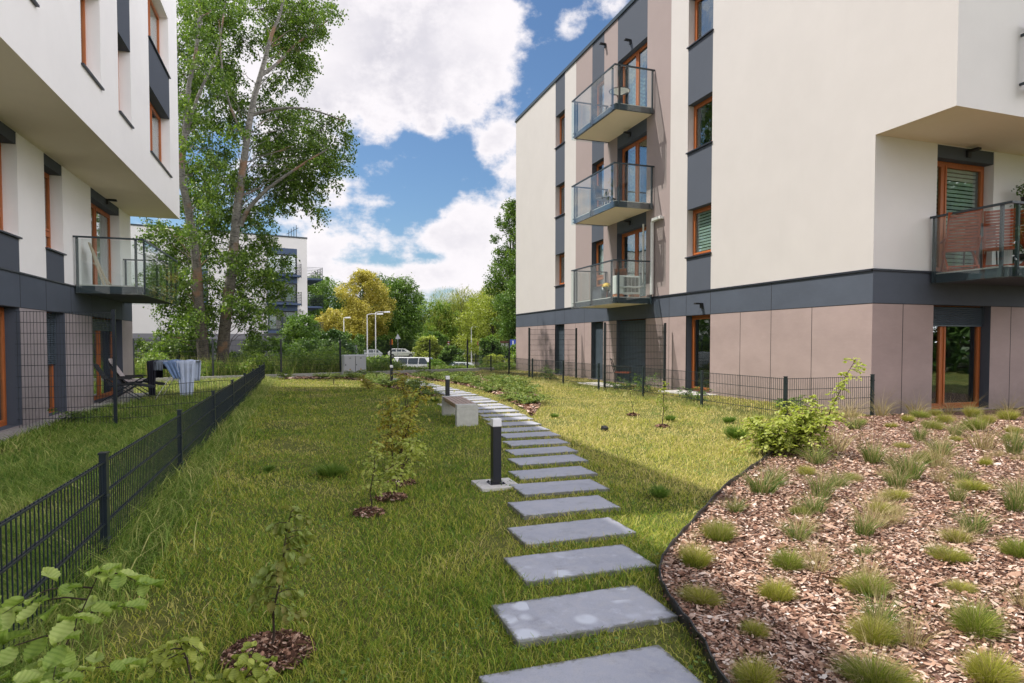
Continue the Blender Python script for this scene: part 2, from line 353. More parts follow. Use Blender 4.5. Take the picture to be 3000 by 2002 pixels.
def m_poplar_bark():
    t = NT('poplar_bark'); p = t.pos(); z = t.n('ShaderNodeSeparateXYZ', {0: p}).outputs[2]
    g = t.noise(5, 6, .65, stretch=(1.5, 1.5, .6)); h = t.noise(9, 5, .6, stretch=(.6, .6, 4))
    pale = t.ramp(g, [(.3, (.13, .125, .11)), (.7, (.27, .26, .235))]); dk = t.ramp(g, [(.35, (.075, .062, .05)), (.7, (.17, .145, .12))])
    up = t.n('ShaderNodeMapRange', {0: t.math('ADD', z, t.math('MULTIPLY', t.noise(1.2, 3), 6)), 1: 5, 2: 9}).outputs[0]
    c = t.mix(up, dk, pale); c = t.mix(t.n('ShaderNodeMapRange', {0: h, 1: .52, 2: .62, 3: 0, 4: .9}).outputs[0], c, (.035, .03, .028))
    c = t.mix(t.n('ShaderNodeMapRange', {0: t.noise(.7, 3, .6), 1: .55, 2: .62, 3: 0, 4: .75}).outputs[0], c, (.26, .14, .075))
    return t.done(t.bsdf(c, .9, 0, t.bump(h, .7, .03)))
PBARK = m_poplar_bark(); BARK = m_bark('bark', (.05, .042, .032), (.13, .11, .085)); TWIG = m_bark('twig', (.035, .022, .016), (.09, .06, .042), 25)

# ---------------------------------------------------------------- scatter tools
LEAF2 = (np.array([(0, 0, 0), (.34, .30, .10), (.30, .68, .10), (0, 1, -.04), (-.30, .68, .10), (-.34, .30, .10)]), np.array([(0, 1, 2, 3), (0, 3, 4, 5)]))
LEAF1 = (np.array([(0, 0, 0), (.36, .45, .08), (0, 1, 0), (-.36, .45, .08)]), np.array([(0, 1, 2, 3)]))
def veined():
    n = 12; V = []; Fc = []; prof = [math.sin(math.pi*min(1, (i/n)**.8))**.75*.36 for i in range(n+1)]
    for i in range(n+1):
        y = i/n; wd = prof[i]*(1.08 if i % 2 else .92); zz = .035 if i % 2 else 0
        V += [(-wd, y+.07, zz+.15+.05*math.sin(y*7)), (-wd*.5, y+.035, zz*1.3+.06), (0, y, -.45*(y-.35)**2), (wd*.5, y+.035, zz*1.3+.06), (wd, y+.07, zz+.12-.05*math.sin(y*6))]
    for i in range(n):
        for j in range(4): a = i*5+j; Fc.append((a, a+1, a+6, a+5))
    return np.array(V), np.array(Fc)
LEAFV = veined()
def rotmats(rg, n, up=.0, yaw=None, pitch=None, roll=None):
    yaw = rg.uniform(0, 2*np.pi, n) if yaw is None else yaw
    pitch = rg.normal(-.25, .55, n) if pitch is None else pitch
    roll = rg.normal(0, .6, n) if roll is None else roll
    cy, sy, cp, sp, cr, sr = np.cos(yaw), np.sin(yaw), np.cos(pitch), np.sin(pitch), np.cos(roll), np.sin(roll)
    Z = np.zeros(n); O = np.ones(n)
    Ry = np.stack([cr, Z, sr, Z, O, Z, -sr, Z, cr], -1).reshape(n, 3, 3)
    Rx = np.stack([O, Z, Z, Z, cp, -sp, Z, sp, cp], -1).reshape(n, 3, 3)
    Rz = np.stack([cy, -sy, Z, sy, cy, Z, Z, Z, O], -1).reshape(n, 3, 3)
    return Rz @ Rx @ Ry
def scatter(name, tmpl, pos, rot, scale, mats, rnd_, parent=None, matidx=None, extra=None):
    stripe = tmpl is LEAFV
    T, Fc = tmpl; n = len(pos); k = len(T)
    sc = np.asarray(scale); sc = sc[:, None, None] if sc.ndim == 1 else sc[:, None, :]
    V = np.einsum('nij,nkj->nki', rot, T[None]*sc)+np.asarray(pos)[:, None, :]
    F = (Fc[None]+(np.arange(n)*k)[:, None, None]).reshape(-1)
    r = np.repeat(rnd_, len(Fc))
    if stripe: r = r+np.tile(np.where((np.arange(len(Fc))//4) % 2 == 0, .0, .30)-.12*(np.arange(len(Fc)) % 4 > 1), n)
    return raw_mesh(name, V.reshape(-1, 3), F, 4, mats, {'rnd': r}, parent, matidx=None if matidx is None else np.repeat(matidx, len(Fc)))
def leaf_cloud(name, c, size, mat, rg, parent=None, tmpl=LEAF1, pitch=None, sv=.3, rv=None):
    n = len(c); return scatter(name, tmpl, c, rotmats(rg, n, pitch=pitch), size*(1+rg.uniform(-sv, sv, n)), mat, rg.uniform(0, 1, n) if rv is None else rv, parent)
def in_poly(P, x, y):
    P = np.asarray(P); r = np.zeros(len(x), bool); j = len(P)-1
    for i in range(len(P)):
        a, b = P[i], P[j]
        with np.errstate(divide='ignore', invalid='ignore'):
            c = ((a[1] > y) != (b[1] > y)) & (x < (b[0]-a[0])*(y-a[1])/(b[1]-a[1]+1e-12)+a[0])
        r ^= c; j = i
    return r
def blades(name, x, y, z, h, wdt, lean, mat, rg, rv, parent=None, curve=.5, az=None):
    """grass blades: two quads each, bent over"""
    n = len(x); a = rg.uniform(0, 2*np.pi, n) if az is None else az; dx, dy = np.cos(a), np.sin(a); b = rg.uniform(0, 2*np.pi, n); sx, sy = np.cos(b)*wdt/2, np.sin(b)*wdt/2
    l = lean*h
    def ring(t, w_):
        px = x+dx*l*t**1.8; py = y+dy*l*t**1.8; pz = z+h*(t-curve*.5*lean*t*t)
        return np.stack([px-sx*w_, py-sy*w_, pz], -1), np.stack([px+sx*w_, py+sy*w_, pz], -1)
    A = ring(0, 1); B = ring(.5, .85); C = ring(1, .12)
    V = np.stack([A[0], A[1], B[1], B[0], C[1], C[0]], 1).reshape(-1, 3)
    F = (np.array([(0, 1, 2, 3), (3, 2, 4, 5)])[None]+(np.arange(n)*6)[:, None, None]).reshape(-1)
    return raw_mesh(name, V, F, 4, mat, {'rnd': np.repeat(rv, 2)}, parent)

# ---------------------------------------------------------------- buildings
rnd = random.Random(11)
def wall_grid(mb, F, u0, u1, z0, z1, ops, colour, ub=(), zb=(), depth=.22, reveal=None):
    """one wall plane cut into cells round the openings; ops = (u0, u1, z0, z1)"""
    us = sorted(set([u0, u1]+list(ub)+[x for o in ops for x in o[:2]])); us = [x for x in us if u0 <= x <= u1]
    zs = sorted(set([z0, z1]+list(zb)+[x for o in ops for x in o[2:4]])); zs = [x for x in zs if z0 <= x <= z1]
    for a, b in zip(us[:-1], us[1:]):
        for c, d in zip(zs[:-1], zs[1:]):
            uc, zc = (a+b)/2, (c+d)/2
            if any(o[0] < uc < o[1] and o[2] < zc < o[3] for o in ops): continue
            mb.mi = colour(uc, zc); mb.quad(F.p(a, c), F.p(b, c), F.p(b, d), F.p(a, d))
    for o in ops:
        side, top = reveal(o) if reveal else (0, 0)
        a, b, c, d = o[:4]; k = -depth-.08
        mb.mi = side; mb.quad(F.p(a, c), F.p(a, c, k), F.p(a, d, k), F.p(a, d)); mb.quad(F.p(b, c), F.p(b, d), F.p(b, d, k), F.p(b, c, k))
        mb.mi = top; mb.quad(F.p(a, d), F.p(b, d), F.p(b, d, k), F.p(a, d, k)); mb.mi = side; mb.quad(F.p(a, c), F.p(a, c, k), F.p(b, c, k), F.p(b, c))
def window(F, bld, u0, u1, z0, z1, depth=.2, lights=(0, 1), style='plain', sill=True, zm=None, lintel=0, label=None, shutter=0, tilt=None):
    fw = .065; W = MB(); d0, d1 = -depth-.075, -depth
    if lintel:
        W2 = z1-lintel
    zt = z1-lintel
    W.fbox(F, u0, u1, z0, z0+fw, d0, d1); W.fbox(F, u0, u1, zt-fw, zt, d0, d1)
    W.fbox(F, u0, u0+fw, z0+fw, zt-fw, d0, d1); W.fbox(F, u1-fw, u1, z0+fw, zt-fw, d0, d1)
    us = [u0+fw+(u1-u0-2*fw)*t for t in lights]
    for x in us[1:-1]: W.fbox(F, x-.035, x+.035, z0+fw, zt-fw, d0, d1+.002)
    zz = [z0+fw, zt-fw] if zm is None else [z0+fw, zm, zt-fw]
    if zm is not None: W.fbox(F, u0+fw, u1-fw, zm-.035, zm+.035, d0+.002, d1-.002)
    panes = []
    for i, (a, b) in enumerate(zip(us[:-1], us[1:])):
        if i > 0: a += .035
        if i < len(us)-2: b -= .035
        for j, (c, d) in enumerate(zip(zz[:-1], zz[1:])):
            if j > 0: c += .035
            if zm is not None and j == 0: d -= .035
            s = .05; e0, e1 = d1-.045, d1+.018
            W.fbox(F, a+.004, b-.004, c+.004, c+s, e0, e1); W.fbox(F, a+.004, b-.004, d-s, d-.004, e0, e1)
            W.fbox(F, a+.004, a+s, c+s, d-s, e0, e1); W.fbox(F, b-s, b-.004, c+s, d-s, e0, e1)
            panes.append((a+s, b-s, c+s, d-s))
    w = W.build('window', FRAME, bld, world=True)
    if label: w['label'] = label
    P = MB()
    for a, b, c, d in panes: P.fbox(F, a-.006, b+.006, c-.006, d+.006, d1-.02, d1-.012)
    P.build('pane', GLASS, w, world=True)
    I = MB(); k = d0-1.5; a, b, c, d = u0-.3, u1+.3, z0-.1, z1+.1
    I.quad(F.p(a, c, k), F.p(b, c, k), F.p(b, d, k), F.p(a, d, k)); I.quad(F.p(a, c, d0-.12), F.p(a, c, k), F.p(a, d, k), F.p(a, d, d0-.12))
    I.quad(F.p(b, c, d0-.12), F.p(b, c, k), F.p(b, d, k), F.p(b, d, d0-.12)); I.quad(F.p(a, c, d0-.12), F.p(b, c, d0-.12), F.p(b, c, k), F.p(a, c, k)); I.quad(F.p(a, d, d0-.12), F.p(b, d, d0-.12), F.p(b, d, k), F.p(a, d, k))
    for (s0, s1, t0, t1) in ((a, u0, c, d), (u1, b, c, d), (u0, u1, c, z0), (u0, u1, z1, d)): I.quad(F.p(s0, t0, d0-.12), F.p(s1, t0, d0-.12), F.p(s1, t1, d0-.12), F.p(s0, t1, d0-.12))
    I.build('room', ROOM, w, world=True)
    def cloth(a, b, zlo, zhi, dd, name='curtain'):
        n = max(8, int((b-a)/.03)); q = MB()
        pts = [(a+(b-a)*i/n, dd+.035*math.sin(i*1.1+a*7)+.012*math.sin(i*2.7)) for i in range(n+1)]
        for (ua, da), (ub_, db) in zip(pts[:-1], pts[1:]): q.quad(F.p(ua, zlo, da), F.p(ub_, zlo, db), F.p(ub_, zhi, db), F.p(ua, zhi, da))
        q.build(name, CURTAIN, w, world=True, smooth=True)
    if style == 'curtain':
        L = u1-u0; cloth(u0+.05, u0+L*.30, z0+.02, zt, d0-.2); cloth(u1-L*.36, u1-.05, z0+.02, zt, d0-.2)
    if style == 'curtain_full': cloth(u0+.02, u1-.02, z0+.02, zt, d0-.2)
    if style == 'curtain_far': cloth(u1-(u1-u0)*.55, u1-.04, z0+.02, zt, d0-.2)
    if style in ('zebra', 'blind', 'zebra_half'):
        q = MB(); st = .085 if 'zebra' in style else .032; z = zt-.1; lo = z0+.08 if style != 'zebra_half' else z0+(z1-z0)*.3
        while z > lo: q.fbox(F, u0+fw+.05, u1-fw-.05, z-st*.7, z, d1-.10, d1-.094); z -= st
        q.build('blind', BLINDC, w, world=True)
    if sill:
        q = MB(); q.fbox(F, u0-.03, u1+.03, z0-.035, z0-.004, d1-.02, .05); q.build('sill', SILL, w, world=True)
    if lintel:
        q = MB(); q.fbox(F, u0+.002, u1-.002, z1-lintel, z1-.002, -depth-.07, -.012); q.build('shutter_box', DARK_R, w, world=True)
    if shutter:
        q = MB(); z = z1-lintel-.02; lo = z-(z1-z0-.04-lintel)*shutter
        while z > lo:
            h = .042; A = [F.p(u0+.03, z, -depth+.035), F.p(u1-.03, z, -depth+.035), F.p(u1-.03, z-h*.5, -depth+.052), F.p(u0+.03, z-h*.5, -depth+.052)]
            B = [A[3], A[2], F.p(u1-.03, z-h+.004, -depth+.038), F.p(u0+.03, z-h+.004, -depth+.038)]
            q.quad(*A); q.quad(*B); q.quad(B[3], B[2], F.p(u1-.03, z-h, -depth+.03), F.p(u0+.03, z-h, -depth+.03)); z -= h
        q.fbox(F, u0+.03, u1-.03, z-.03, z, -depth+.024, -depth+.054)
        for a in (u0, u1-.03): q.fbox(F, a+.001, a+.029, lo-.02, z1-lintel, -depth+.002, -depth+.06)
        q.build('shutter', SHUT, w, world=True)
    if tilt is not None:      # a sash tilted inwards at the top
        a, b, c, d = panes[tilt]; q = MB(); s = .05; t = .13
        def T(u, z, dd): k2 = (z-c)/(d-c); return F.p(u, z, dd-t*k2)
        def tb(a0, b0, c0, c1): q.hexa([T(a0, c0, d1-.09), T(b0, c0, d1-.09), T(b0, c0, d1-.03), T(a0, c0, d1-.03), T(a0, c1, d1-.09), T(b0, c1, d1-.09), T(b0, c1, d1-.03), T(a0, c1, d1-.03)])
        tb(a, b, c, c+s); tb(a, b, d-s, d); tb(a, a+s, c+s, d-s); tb(b-s, b, c+s, d-s)
        q.build('tilted_sash', FRAME, w, world=True)
    return w
def wall_lamp(F, bld, u, z):
    q = MB(); q.fbox(F, u-.05, u+.05, z-.07, z+.07, 0.001, .05); q.fbox(F, u-.055, u+.055, z+.03, z+.075, .05, .24); q.build('wall_lamp', BLACKP, bld, world=True, bevel=.004)
def balcony(F, bld, u0, u1, zb, D, posts_front, under, items=None, near_first=True, end_far=True):
    """slab with steel edge channel, glass panels on steel posts, rail on three sides"""
    q = MB(); zt = zb+.17
    q.mi = 0
    for (a, b, c, d) in ((u0, u0+.05, 0.002, D), (u1-.05, u1, 0.002, D), (u0+.05, u1-.05, D-.05, D)): q.fbox(F, a, b, zb, zt, c, d)
    q.mi = 1; q.quad(F.p(u0+.05, zb+.012, .002), F.p(u1-.05, zb+.012, .002), F.p(u1-.05, zb+.012, D-.05), F.p(u0+.05, zb+.012, D-.05))
    q.mi = 2; q.fbox(F, u0+.03, u1-.03, zt-.015, zt+.03, .004, D-.03)
    s = q.build('balcony', [STEEL, under, CONCW], bld, world=True)
    zr = zb+1.31; gap = .05; r = MB()
    r.bar(F.p(u0-gap, zr, .0), F.p(u0-gap, zr, D+gap), .045, .04); r.bar(F.p(u1+gap, zr, .0), F.p(u1+gap, zr, D+gap), .045, .04); r.bar(F.p(u0-gap-.022, zr, D+gap), F.p(u1+gap+.022, zr, D+gap), .045, .04)
    r.build('handrail', STEEL, s, world=True)
    def post(u, d, ou, od):
        p = MB(); p.bar(F.p(u+ou*.028, zb+.0, d+od*.028), F.p(u+ou*.028, zr-.02, d+od*.028), .05, .05, up=F.n)
        for zz in (zb+.03, zb+.14): p.bar(F.p(u-.02, zz, d+od*.075), F.p(u+.04, zz, d+od*.075), .022)
        p.build('post', STEEL, s, world=True)
    for u, ou in ((u0, -1), (u1, 1)):
        for d in (.07, D-.12): post(u, d, ou, 0)
    for u in posts_front: post(u, D, 0, 1)
    # glass hangs outside the posts
    us = [u0-gap-.02]+[x for x in posts_front[1:-1]]+[u1+gap+.02]
    for a, b in zip(us[:-1], us[1:]):
        g = MB(); g.fbox(F, a+.012, b-.012, zb-.03, zr-.05, D+gap+.022, D+gap+.032); g.build('glass_panel', BGLASS, s, world=True)
    for u, k in ((u0, -1), (u1, 1)):
        g = MB(); x = u+k*(gap+.027); g.fbox(F, min(x, x+k*.01), max(x, x+k*.01), zb-.03, zr-.05, .06, D+gap); g.build('glass_panel', BGLASS, s, world=True)
    return s
# ---- building on the right
XR, YE, YF, ROOF = 10.5, 9.12, 30.1, 12.64
BR_ = thing('apartment_building', 'cream and taupe apartment block with three stacked glass balconies, right of the lawn', 'building', (XR, YE, 0))
FA = Frame((XR, 0, 0), (0, 1, 0), (-1, 0, 0)); FE = Frame((0, YE, 0), (1, 0, 0), (0, -1, 0)); FU = Frame((0, 7.57, 0), (1, 0, 0), (0, -1, 0))
C1, C2, C3, C4 = (23.93, 24.93), (20.41, 21.38), (17.46, 19.40), (14.14, 15.25)
def colA(u, z):
    if z < 2.17: return 2
    if z < 2.82: return 4
    for c in (C1, C2, C3, C4):
        if c[0] < u < c[1]: return 1
    if 16.12 < u < 22.83: return 3
    return 0
opsA = []; WA = []
for i, (s, h) in enumerate(((3.84, 5.18), (6.80, 8.13), (9.76, 11.10))):
    WA += [(*C1, s, h), (*C2, s-.38, h), (*C3, s-1.05, h), (*C4, s, h)]
GA = [(*C1, .02, 2.17), (*C2, .02, 2.17), (*C3, .02, 2.17), (*C4, .02, 2.17)]
mb = MB()
wall_grid(mb, FA, YE, YF, -.3, 5.40, [o for o in WA+GA if o[3] < 5.4], colA, [*C1, *C2, *C3, *C4, 16.12, 22.83], [2.17, 2.82], reveal=lambda o: ((0, 1) if o[:2] in (C1, C4) and o[2] > 2 else (1, 1)))
wall_grid(mb, FA, 7.57, YF, 5.40, ROOF, [o for o in WA if o[2] > 5.4], colA, [*C1, *C2, *C3, *C4, 16.12, 22.83], [], reveal=lambda o: ((0, 1) if o[:2] in (C1, C4) else (1, 1)))
EW = [(12.13, 13.80, .02, 2.17), (12.15, 13.79, 2.84, 5.385)]
wall_grid(mb, FE, XR, 24, -.3, 5.40, EW, lambda u, z: 2 if z < 2.17 else (4 if z < 2.82 else 5), [], [2.17, 2.82], reveal=lambda o: (5, 1) if o[2] > 1 else (1, 1))
UW = [(12.25, 13.6, 5.85, 8.13), (12.25, 13.6, 8.8, 11.1)]
wall_grid(mb, FU, XR, 24, 5.40, ROOF, UW, lambda u, z: 5, reveal=lambda o: (5, 1))
mb.mi = 6; mb.quad((XR, 7.57, 5.40), (24, 7.57, 5.40), (24, YE, 5.40), (XR, YE, 5.40))
mb.mi = 0; mb.quad((XR, YF, -.3), (24, YF, -.3), (24, YF, ROOF), (XR, YF, ROOF)); mb.quad((24, 7.57, -.3), (24, YF, -.3), (24, YF, ROOF), (24, 7.57, ROOF)); mb.quad((XR, 7.57, ROOF-.1), (24, 7.57, ROOF-.1), (24, YF, ROOF-.1), (XR, YF, ROOF-.1))
mb.build('wall', [WHITE, DARK_R, TAUPE_P, TAUPE_R, DARK_P, WHITE2, SOFFIT], BR_, world=True)
q = MB()      # open joints between the base panels and under the render
for u in (28.3, 27.0, 26.0, C1[1], C1[0], 22.83, 22.0, C2[1], C2[0], 19.9, C3[0]-.02, 16.12, C4[1], C4[0], 12.93, 11.85, 10.62):
    q.fbox(FA, u-.006, u+.006, -.2, 2.17, -.02, .0025)
for u in (27.0, C1[1], C1[0], 22.0, 16.12, C4[1], C4[0], 11.85): q.fbox(FA, u-.006, u+.006, 2.17, 2.815, -.02, .0025)
q.fbox(FA, YE, YF, 2.163, 2.177, -.02, .003)
for x in (11.30, 14.42, 15.6, 17): q.fbox(FE, x-.006, x+.006, -.2, 2.17, -.02, .0025)
q.fbox(FE, XR+.003, 24, 2.163, 2.177, -.02, .003)
q.build('panel_joint', JOINT, BR_, world=True)
q = MB(); q.fbox(FA, YE-.02, YF+.02, 2.80, 2.84, -.02, .03); q.fbox(FE, XR-.03, 24, 2.80, 2.84, -.02, .03); q.build('drip_edge', SILL, BR_, world=True)
q = MB(); q.fbox(FA, 7.5, YF+.06, ROOF-.05, ROOF+.03, -.3, .05); q.fbox(FA, 7.5, YF+.03, ROOF+.03, ROOF+.11, -.3, .02); q.box(XR, 24, 7.50, 7.7, ROOF-.04, ROOF+.1); q.build('roof_edge', [STEEL], BR_, world=True)
q = MB(); q.box(XR+1.2, XR+3.5, 23.2, 26, ROOF, ROOF+.55); q.build('roof_vent_box', DARK_R, BR_, world=True)
lv = ['first', 'second', 'top']
st1 = ['curtain_far', 'plain', 'plain']; st3 = ['curtain', 'curtain', 'curtain_far']; st4 = ['zebra', 'plain', 'plain']
for i, (s, h) in enumerate(((3.84, 5.18), (6.80, 8.13), (9.76, 11.10))):
    window(FA, BR_, *C1, s, h, style=st1[i], tilt=0 if i == 2 else None)
    window(FA, BR_, *C2, s-.38, h, style='blind' if i == 0 else 'curtain_far', zm=s if i == 0 else None, depth=.2)
    window(FA, BR_, *C3, s-1.05, h, lights=(0, .48, 1), style=st3[i], sill=False, depth=.2, tilt=1 if i == 1 else None)
    window(FA, BR_, *C4, s, h, style=st4[i], depth=.2)
    if i > 0: wall_lamp(FA, BR_, 18.5, (8.34, 11.38)[i-1])
wall_lamp(FA, BR_, 20.3, 12.06); wall_lamp(FA, BR_, 18.5, 5.40); wall_lamp(FA, BR_, 14.5, 2.42)
window(FA, BR_, *C1, .02, 2.17, sill=False, shutter=1.0); window(FA, BR_, *C2, .02, 2.17, sill=False, shutter=1.0)
window(FA, BR_, *C3, .02, 2.17, sill=False, shutter=1.0); window(FA, BR_, *C4, .02, 2.17, sill=False, style='plain')
window(FE, BR_, 12.13, 13.80, .02, 2.17, sill=False, lights=(0, .30, 1), shutter=.16, depth=.2)
window(FE, BR_, 12.15, 13.79, 2.84, 5.385, sill=False, lights=(0, .25, 1), lintel=.25, style='zebra')
wall_lamp(FE, BR_, 13.0, 5.27)
for o in UW: window(FU, BR_, *o, sill=False, lights=(0, .5, 1), style='curtain')
for zb in (5.75, 8.8):       # french-window guards
    q = MB(); q.bar((12.05, 7.45, zb+1.2), (13.8, 7.45, zb+1.2), .05); q.bar((12.05, 7.45, zb+.12), (13.8, 7.45, zb+.12), .05)
    for x in (12.05, 13.8): q.bar((x, 7.45, zb), (x, 7.45, zb+1.25), .05)
    for x in (12.05, 13.8):
        for z in (zb+.2, zb+1.05): q.bar((x, 7.45, z), (x, 7.572, z), .04)
    for k in range(1, 17): q.bar((12.05+k*.103, 7.45, zb+.12), (12.05+k*.103, 7.45, zb+1.2), .014)
    q.build('window_guard', STEEL, BR_, world=True)
for zb in (2.62, 5.57, 8.53):
    balcony(FA, BR_, 17.06, 20.06, zb, 1.34, [17.2, 18.6, 19.95], CREAM)
balcony(FE, BR_, 12.05, 15.4, 2.60, 1.45, [12.2, 13.7, 15.3], DARK_R)
q = MB(); q.tube([(10.42, 16.97, 2.9), (10.42, 16.97, 5.12), (10.42, 16.93, 5.19), (10.42, 16.5, 5.22)], .055, 8); q.box(10.36, 10.5, 16.45, 16.92, 5.17, 5.25)
q.build('cable_duct', WHITEP, BR_, world=True, smooth=False)
# ---- building on the left
X0, X1, YL, YN = -3.63, -5.02, 22.4, 7.9
BL_ = thing('apartment_building', 'white apartment block with jutting upper storeys over a taupe base, left of the fence', 'building', (X1, YL, -.2))
F0 = Frame((X0, 0, 0), (0, 1, 0), (1, 0, 0)); F1 = Frame((X1, 0, 0), (0, 1, 0), (1, 0, 0))
Wn = [(9.0, 10.98), (13.02, 14.17), (15.42, 16.47), (18.35, 21.0)]
up = []
for k, (a, b) in enumerate(Wn):
    up.append((a, b, 6.37, 8.06)); 
    up.append((a, b, 9.30, 11.02))
def col0(u, z):
    if 8.06 < z < 9.30 and (15.42 < u < 16.47 or 18.35 < u < 21.0): return 1
    return 0
mb = MB()
wall_grid(mb, F0, YN, YL, 5.36, ROOF, up, col0, [], [], reveal=lambda o: (0, 1 if o[2] < 7 and o[0] > 15 else 0), depth=.24)
LW = [(12.9, 14.15, 3.40, 5.355), (15.46, 16.50, 3.40, 5.355), (18.5, 21.13, 2.80, 5.355)]
LG = [(12.3, 14.1, -.15, 2.07), (15.42, 16.48, -.15, 2.07), (18.42, 21.2, -.15, 2.07)]
def col1(u, z):
    if z < 2.07: return 2
    if z < 2.73: return 3
    if z < 3.40 and (12.9 < u < 14.15 or 15.46 < u < 16.5): return 1
    return 0
wall_grid(mb, F1, -6, YL, -.5, 5.36, LW+LG, col1, [12.9, 14.15, 15.46, 16.5], [2.07, 2.73, 3.4], reveal=lambda o: (0, 1) if o[2] > 2 else (1, 1), depth=.24)
mb.mi = 0
mb.quad((X1, -6, 5.36), (X1, YN, 5.36), (X1, YN, ROOF), (X1, -6, ROOF)); mb.quad((X1, YN, 5.36), (X0, YN, 5.36), (X0, YN, ROOF), (X1, YN, ROOF))
mb.quad((X0, YL, 5.36), (-19, YL, 5.36), (-19, YL, ROOF), (X0, YL, ROOF)); mb.quad((-19, -6, -.5), (X1, -6, -.5), (X1, -6, ROOF), (-19, -6, ROOF))
mb.quad((-19, -6, -.5), (-19, YL, -.5), (-19, YL, ROOF), (-19, -6, ROOF))
mb.quad((X0, YN, ROOF-.1), (X0, YL, ROOF-.1), (-19, YL, ROOF-.1), (-19, YN, ROOF-.1)); mb.quad((X1, -6, ROOF-.1), (X1, YN, ROOF-.1), (-19, YN, ROOF-.1), (-19, -6, ROOF-.1))
mb.mi = 2; mb.quad((X1, YL, -.5), (-19, YL, -.5), (-19, YL, 2.07), (X1, YL, 2.07)); mb.mi = 3; mb.quad((X1, YL, 2.07), (-19, YL, 2.07), (-19, YL, 2.73), (X1, YL, 2.73))
mb.mi = 0; mb.quad((X1, YL, 2.73), (-19, YL, 2.73), (-19, YL, 5.36), (X1, YL, 5.36))
mb.mi = 4; mb.quad((X0, YN, 5.36), (X0, YL, 5.36), (X1-.0, YL, 5.36), (X1-.0, YN, 5.36))
TAUPE_L = mat_panel('shade_tinted_taupe_panel', (.33, .29, .30))  # taupe base with the violet cast of shade painted into its colour
mb.build('wall', [WHITEL, DARK_R, TAUPE_L, DARK_P, SOFFIT], BL_, world=True)
q = MB()
for u in (14.15, 15.42, 16.9, 18.42, 21.2): q.fbox(F1, u-.005, u+.005, 2.07, 2.725, -.02, .0025)
q.fbox(F1, -6, YL, 2.064, 2.076, -.02, .003); q.build('panel_joint', JOINT, BL_, world=True)
q = MB(); q.fbox(F1, -6, YL+.02, 2.71, 2.74, -.02, .03); q.build('drip_edge', SILL, BL_, world=True)
for (a, b, c, d) in up:
    w_ = b-a; window(F0, BL_, a, b, c, d, depth=.24, lights=(0, .5, 1) if w_ > 1.5 else (0, 1), style='curtain', tilt=None)
for i, (a, b, c, d) in enumerate(LW):
    window(F1, BL_, a, b, c, d, depth=.24, lights=(0, .45, 1) if i == 2 else (0, 1), zm=(c+.42 if i < 2 else None), lintel=.22, style='curtain', sill=i < 2, tilt=1 if i == 1 else None)
for i, (a, b, c, d) in enumerate(LG):
    window(F1, BL_, a, b, c, d, depth=.24, lights=(0, .5, 1) if i != 1 else (0, 1), style='curtain_far' if i == 1 else 'plain', sill=False, shutter=(.0, .5, .12)[i])
wall_lamp(F1, BL_, 19.9, 5.28)
balcony(F1, BL_, 17.17, 21.4, 2.58, 1.40, [17.3, 18.7, 20.0, 21.3], DARK_R)
# ---- the small things on and under the balconies
def ac_unit():
    t = thing('air_conditioner', 'white outdoor air conditioner unit with grille standing on the lowest right-hand balcony', 'air conditioner', (9.75, 17.42, 2.94))
    # faces the near side (-Y)
    q = MB(); q.box(-.42, .42, -.15, .15, -.02, .56); q.build('casing', WHITEP, t, bevel=.015)
    g = MB(); g.box(-.15, .37, -.158, -.151, .04, .51); g.build('fan_opening', BLACKP, t)
    g = MB()
    for k in range(14): g.box(-.15, .37, -.172, -.162, .045+k*.035, .053+k*.035)
    for k in range(5): g.box(-.15+k*.128, -.142+k*.128, -.178, -.170, .04, .51)
    g.build('grille', WHITEP, t)
    g = MB()
    for x in (-.3, .3): g.box(x-.1, x+.1, -.17, .17, -.13, -.021)
    g.build('foot_block', mat_plain('terracotta', (.45, .20, .12), .8), t)
    g = MB(); g.tube([(-.35, -.19, .22), (-.2, -.2, .19), (0, -.2, .21), (.2, -.2, .19), (.4, -.2, .22), (.52, -.16, .25), (.54, -.14, .5), (.54, -.14, 2.2)], .03, 7); g.build('insulated_pipe', WHITEP, t, smooth=True)
ac_unit()
def round_table(loc):
    t = thing('side_table', 'round white wire table on the topmost right-hand balcony', 'table', loc)
    q = MB(); q.tube([(.32*math.cos(a), .32*math.sin(a), .62) for a in np.linspace(0, 2*math.pi, 25)], .014, 5, False)
    for k in range(3): a = k*2.1; q.tube([(.30*math.cos(a), .30*math.sin(a), .62), (.1*math.cos(a), .1*math.sin(a), .52), (0, 0, .3)], .014, 5)
    q.build('frame', BLACKP, t)
    q = MB(); q.lathe([(0, .615), (.31, .615), (.31, .628), (0, .628)], 24); q.build('tabletop', WHITEP, t)
    q = MB(); q.tube([(0, 0, .3), (0, 0, 0)], .03, 8); q.lathe([(0, 0), (.18, 0), (.17, .02), (0, .03)], 16); q.build('stem', STEEL, t)
round_table((9.65, 17.7, 8.74))
def armchair(loc, rz, label):
    t = thing('balcony_chair', label, 'chair', loc, rz)
    q = MB(); q.box(-.25, .25, -.25, .25, .38, .43); q.build('seat', BLACKP, t, bevel=.01)
    q = MB(); q.hexa([(-.24, .22, .45), (.24, .22, .45), (.24, .26, .45), (-.24, .26, .45), (-.22, .32, .9), (.22, .32, .9), (.22, .35, .9), (-.22, .35, .9)]); q.build('backrest', BLACKP, t)
    for x in (-.23, .23):
        for y in (-.22, .22): q = MB(); q.bar((x, y, 0), (x, y, .4), .03); q.build('leg', BLACKP, t)
armchair((9.7, 18.7, 5.78), 0.6, 'dark wicker chair behind the glass of the middle right-hand balcony')
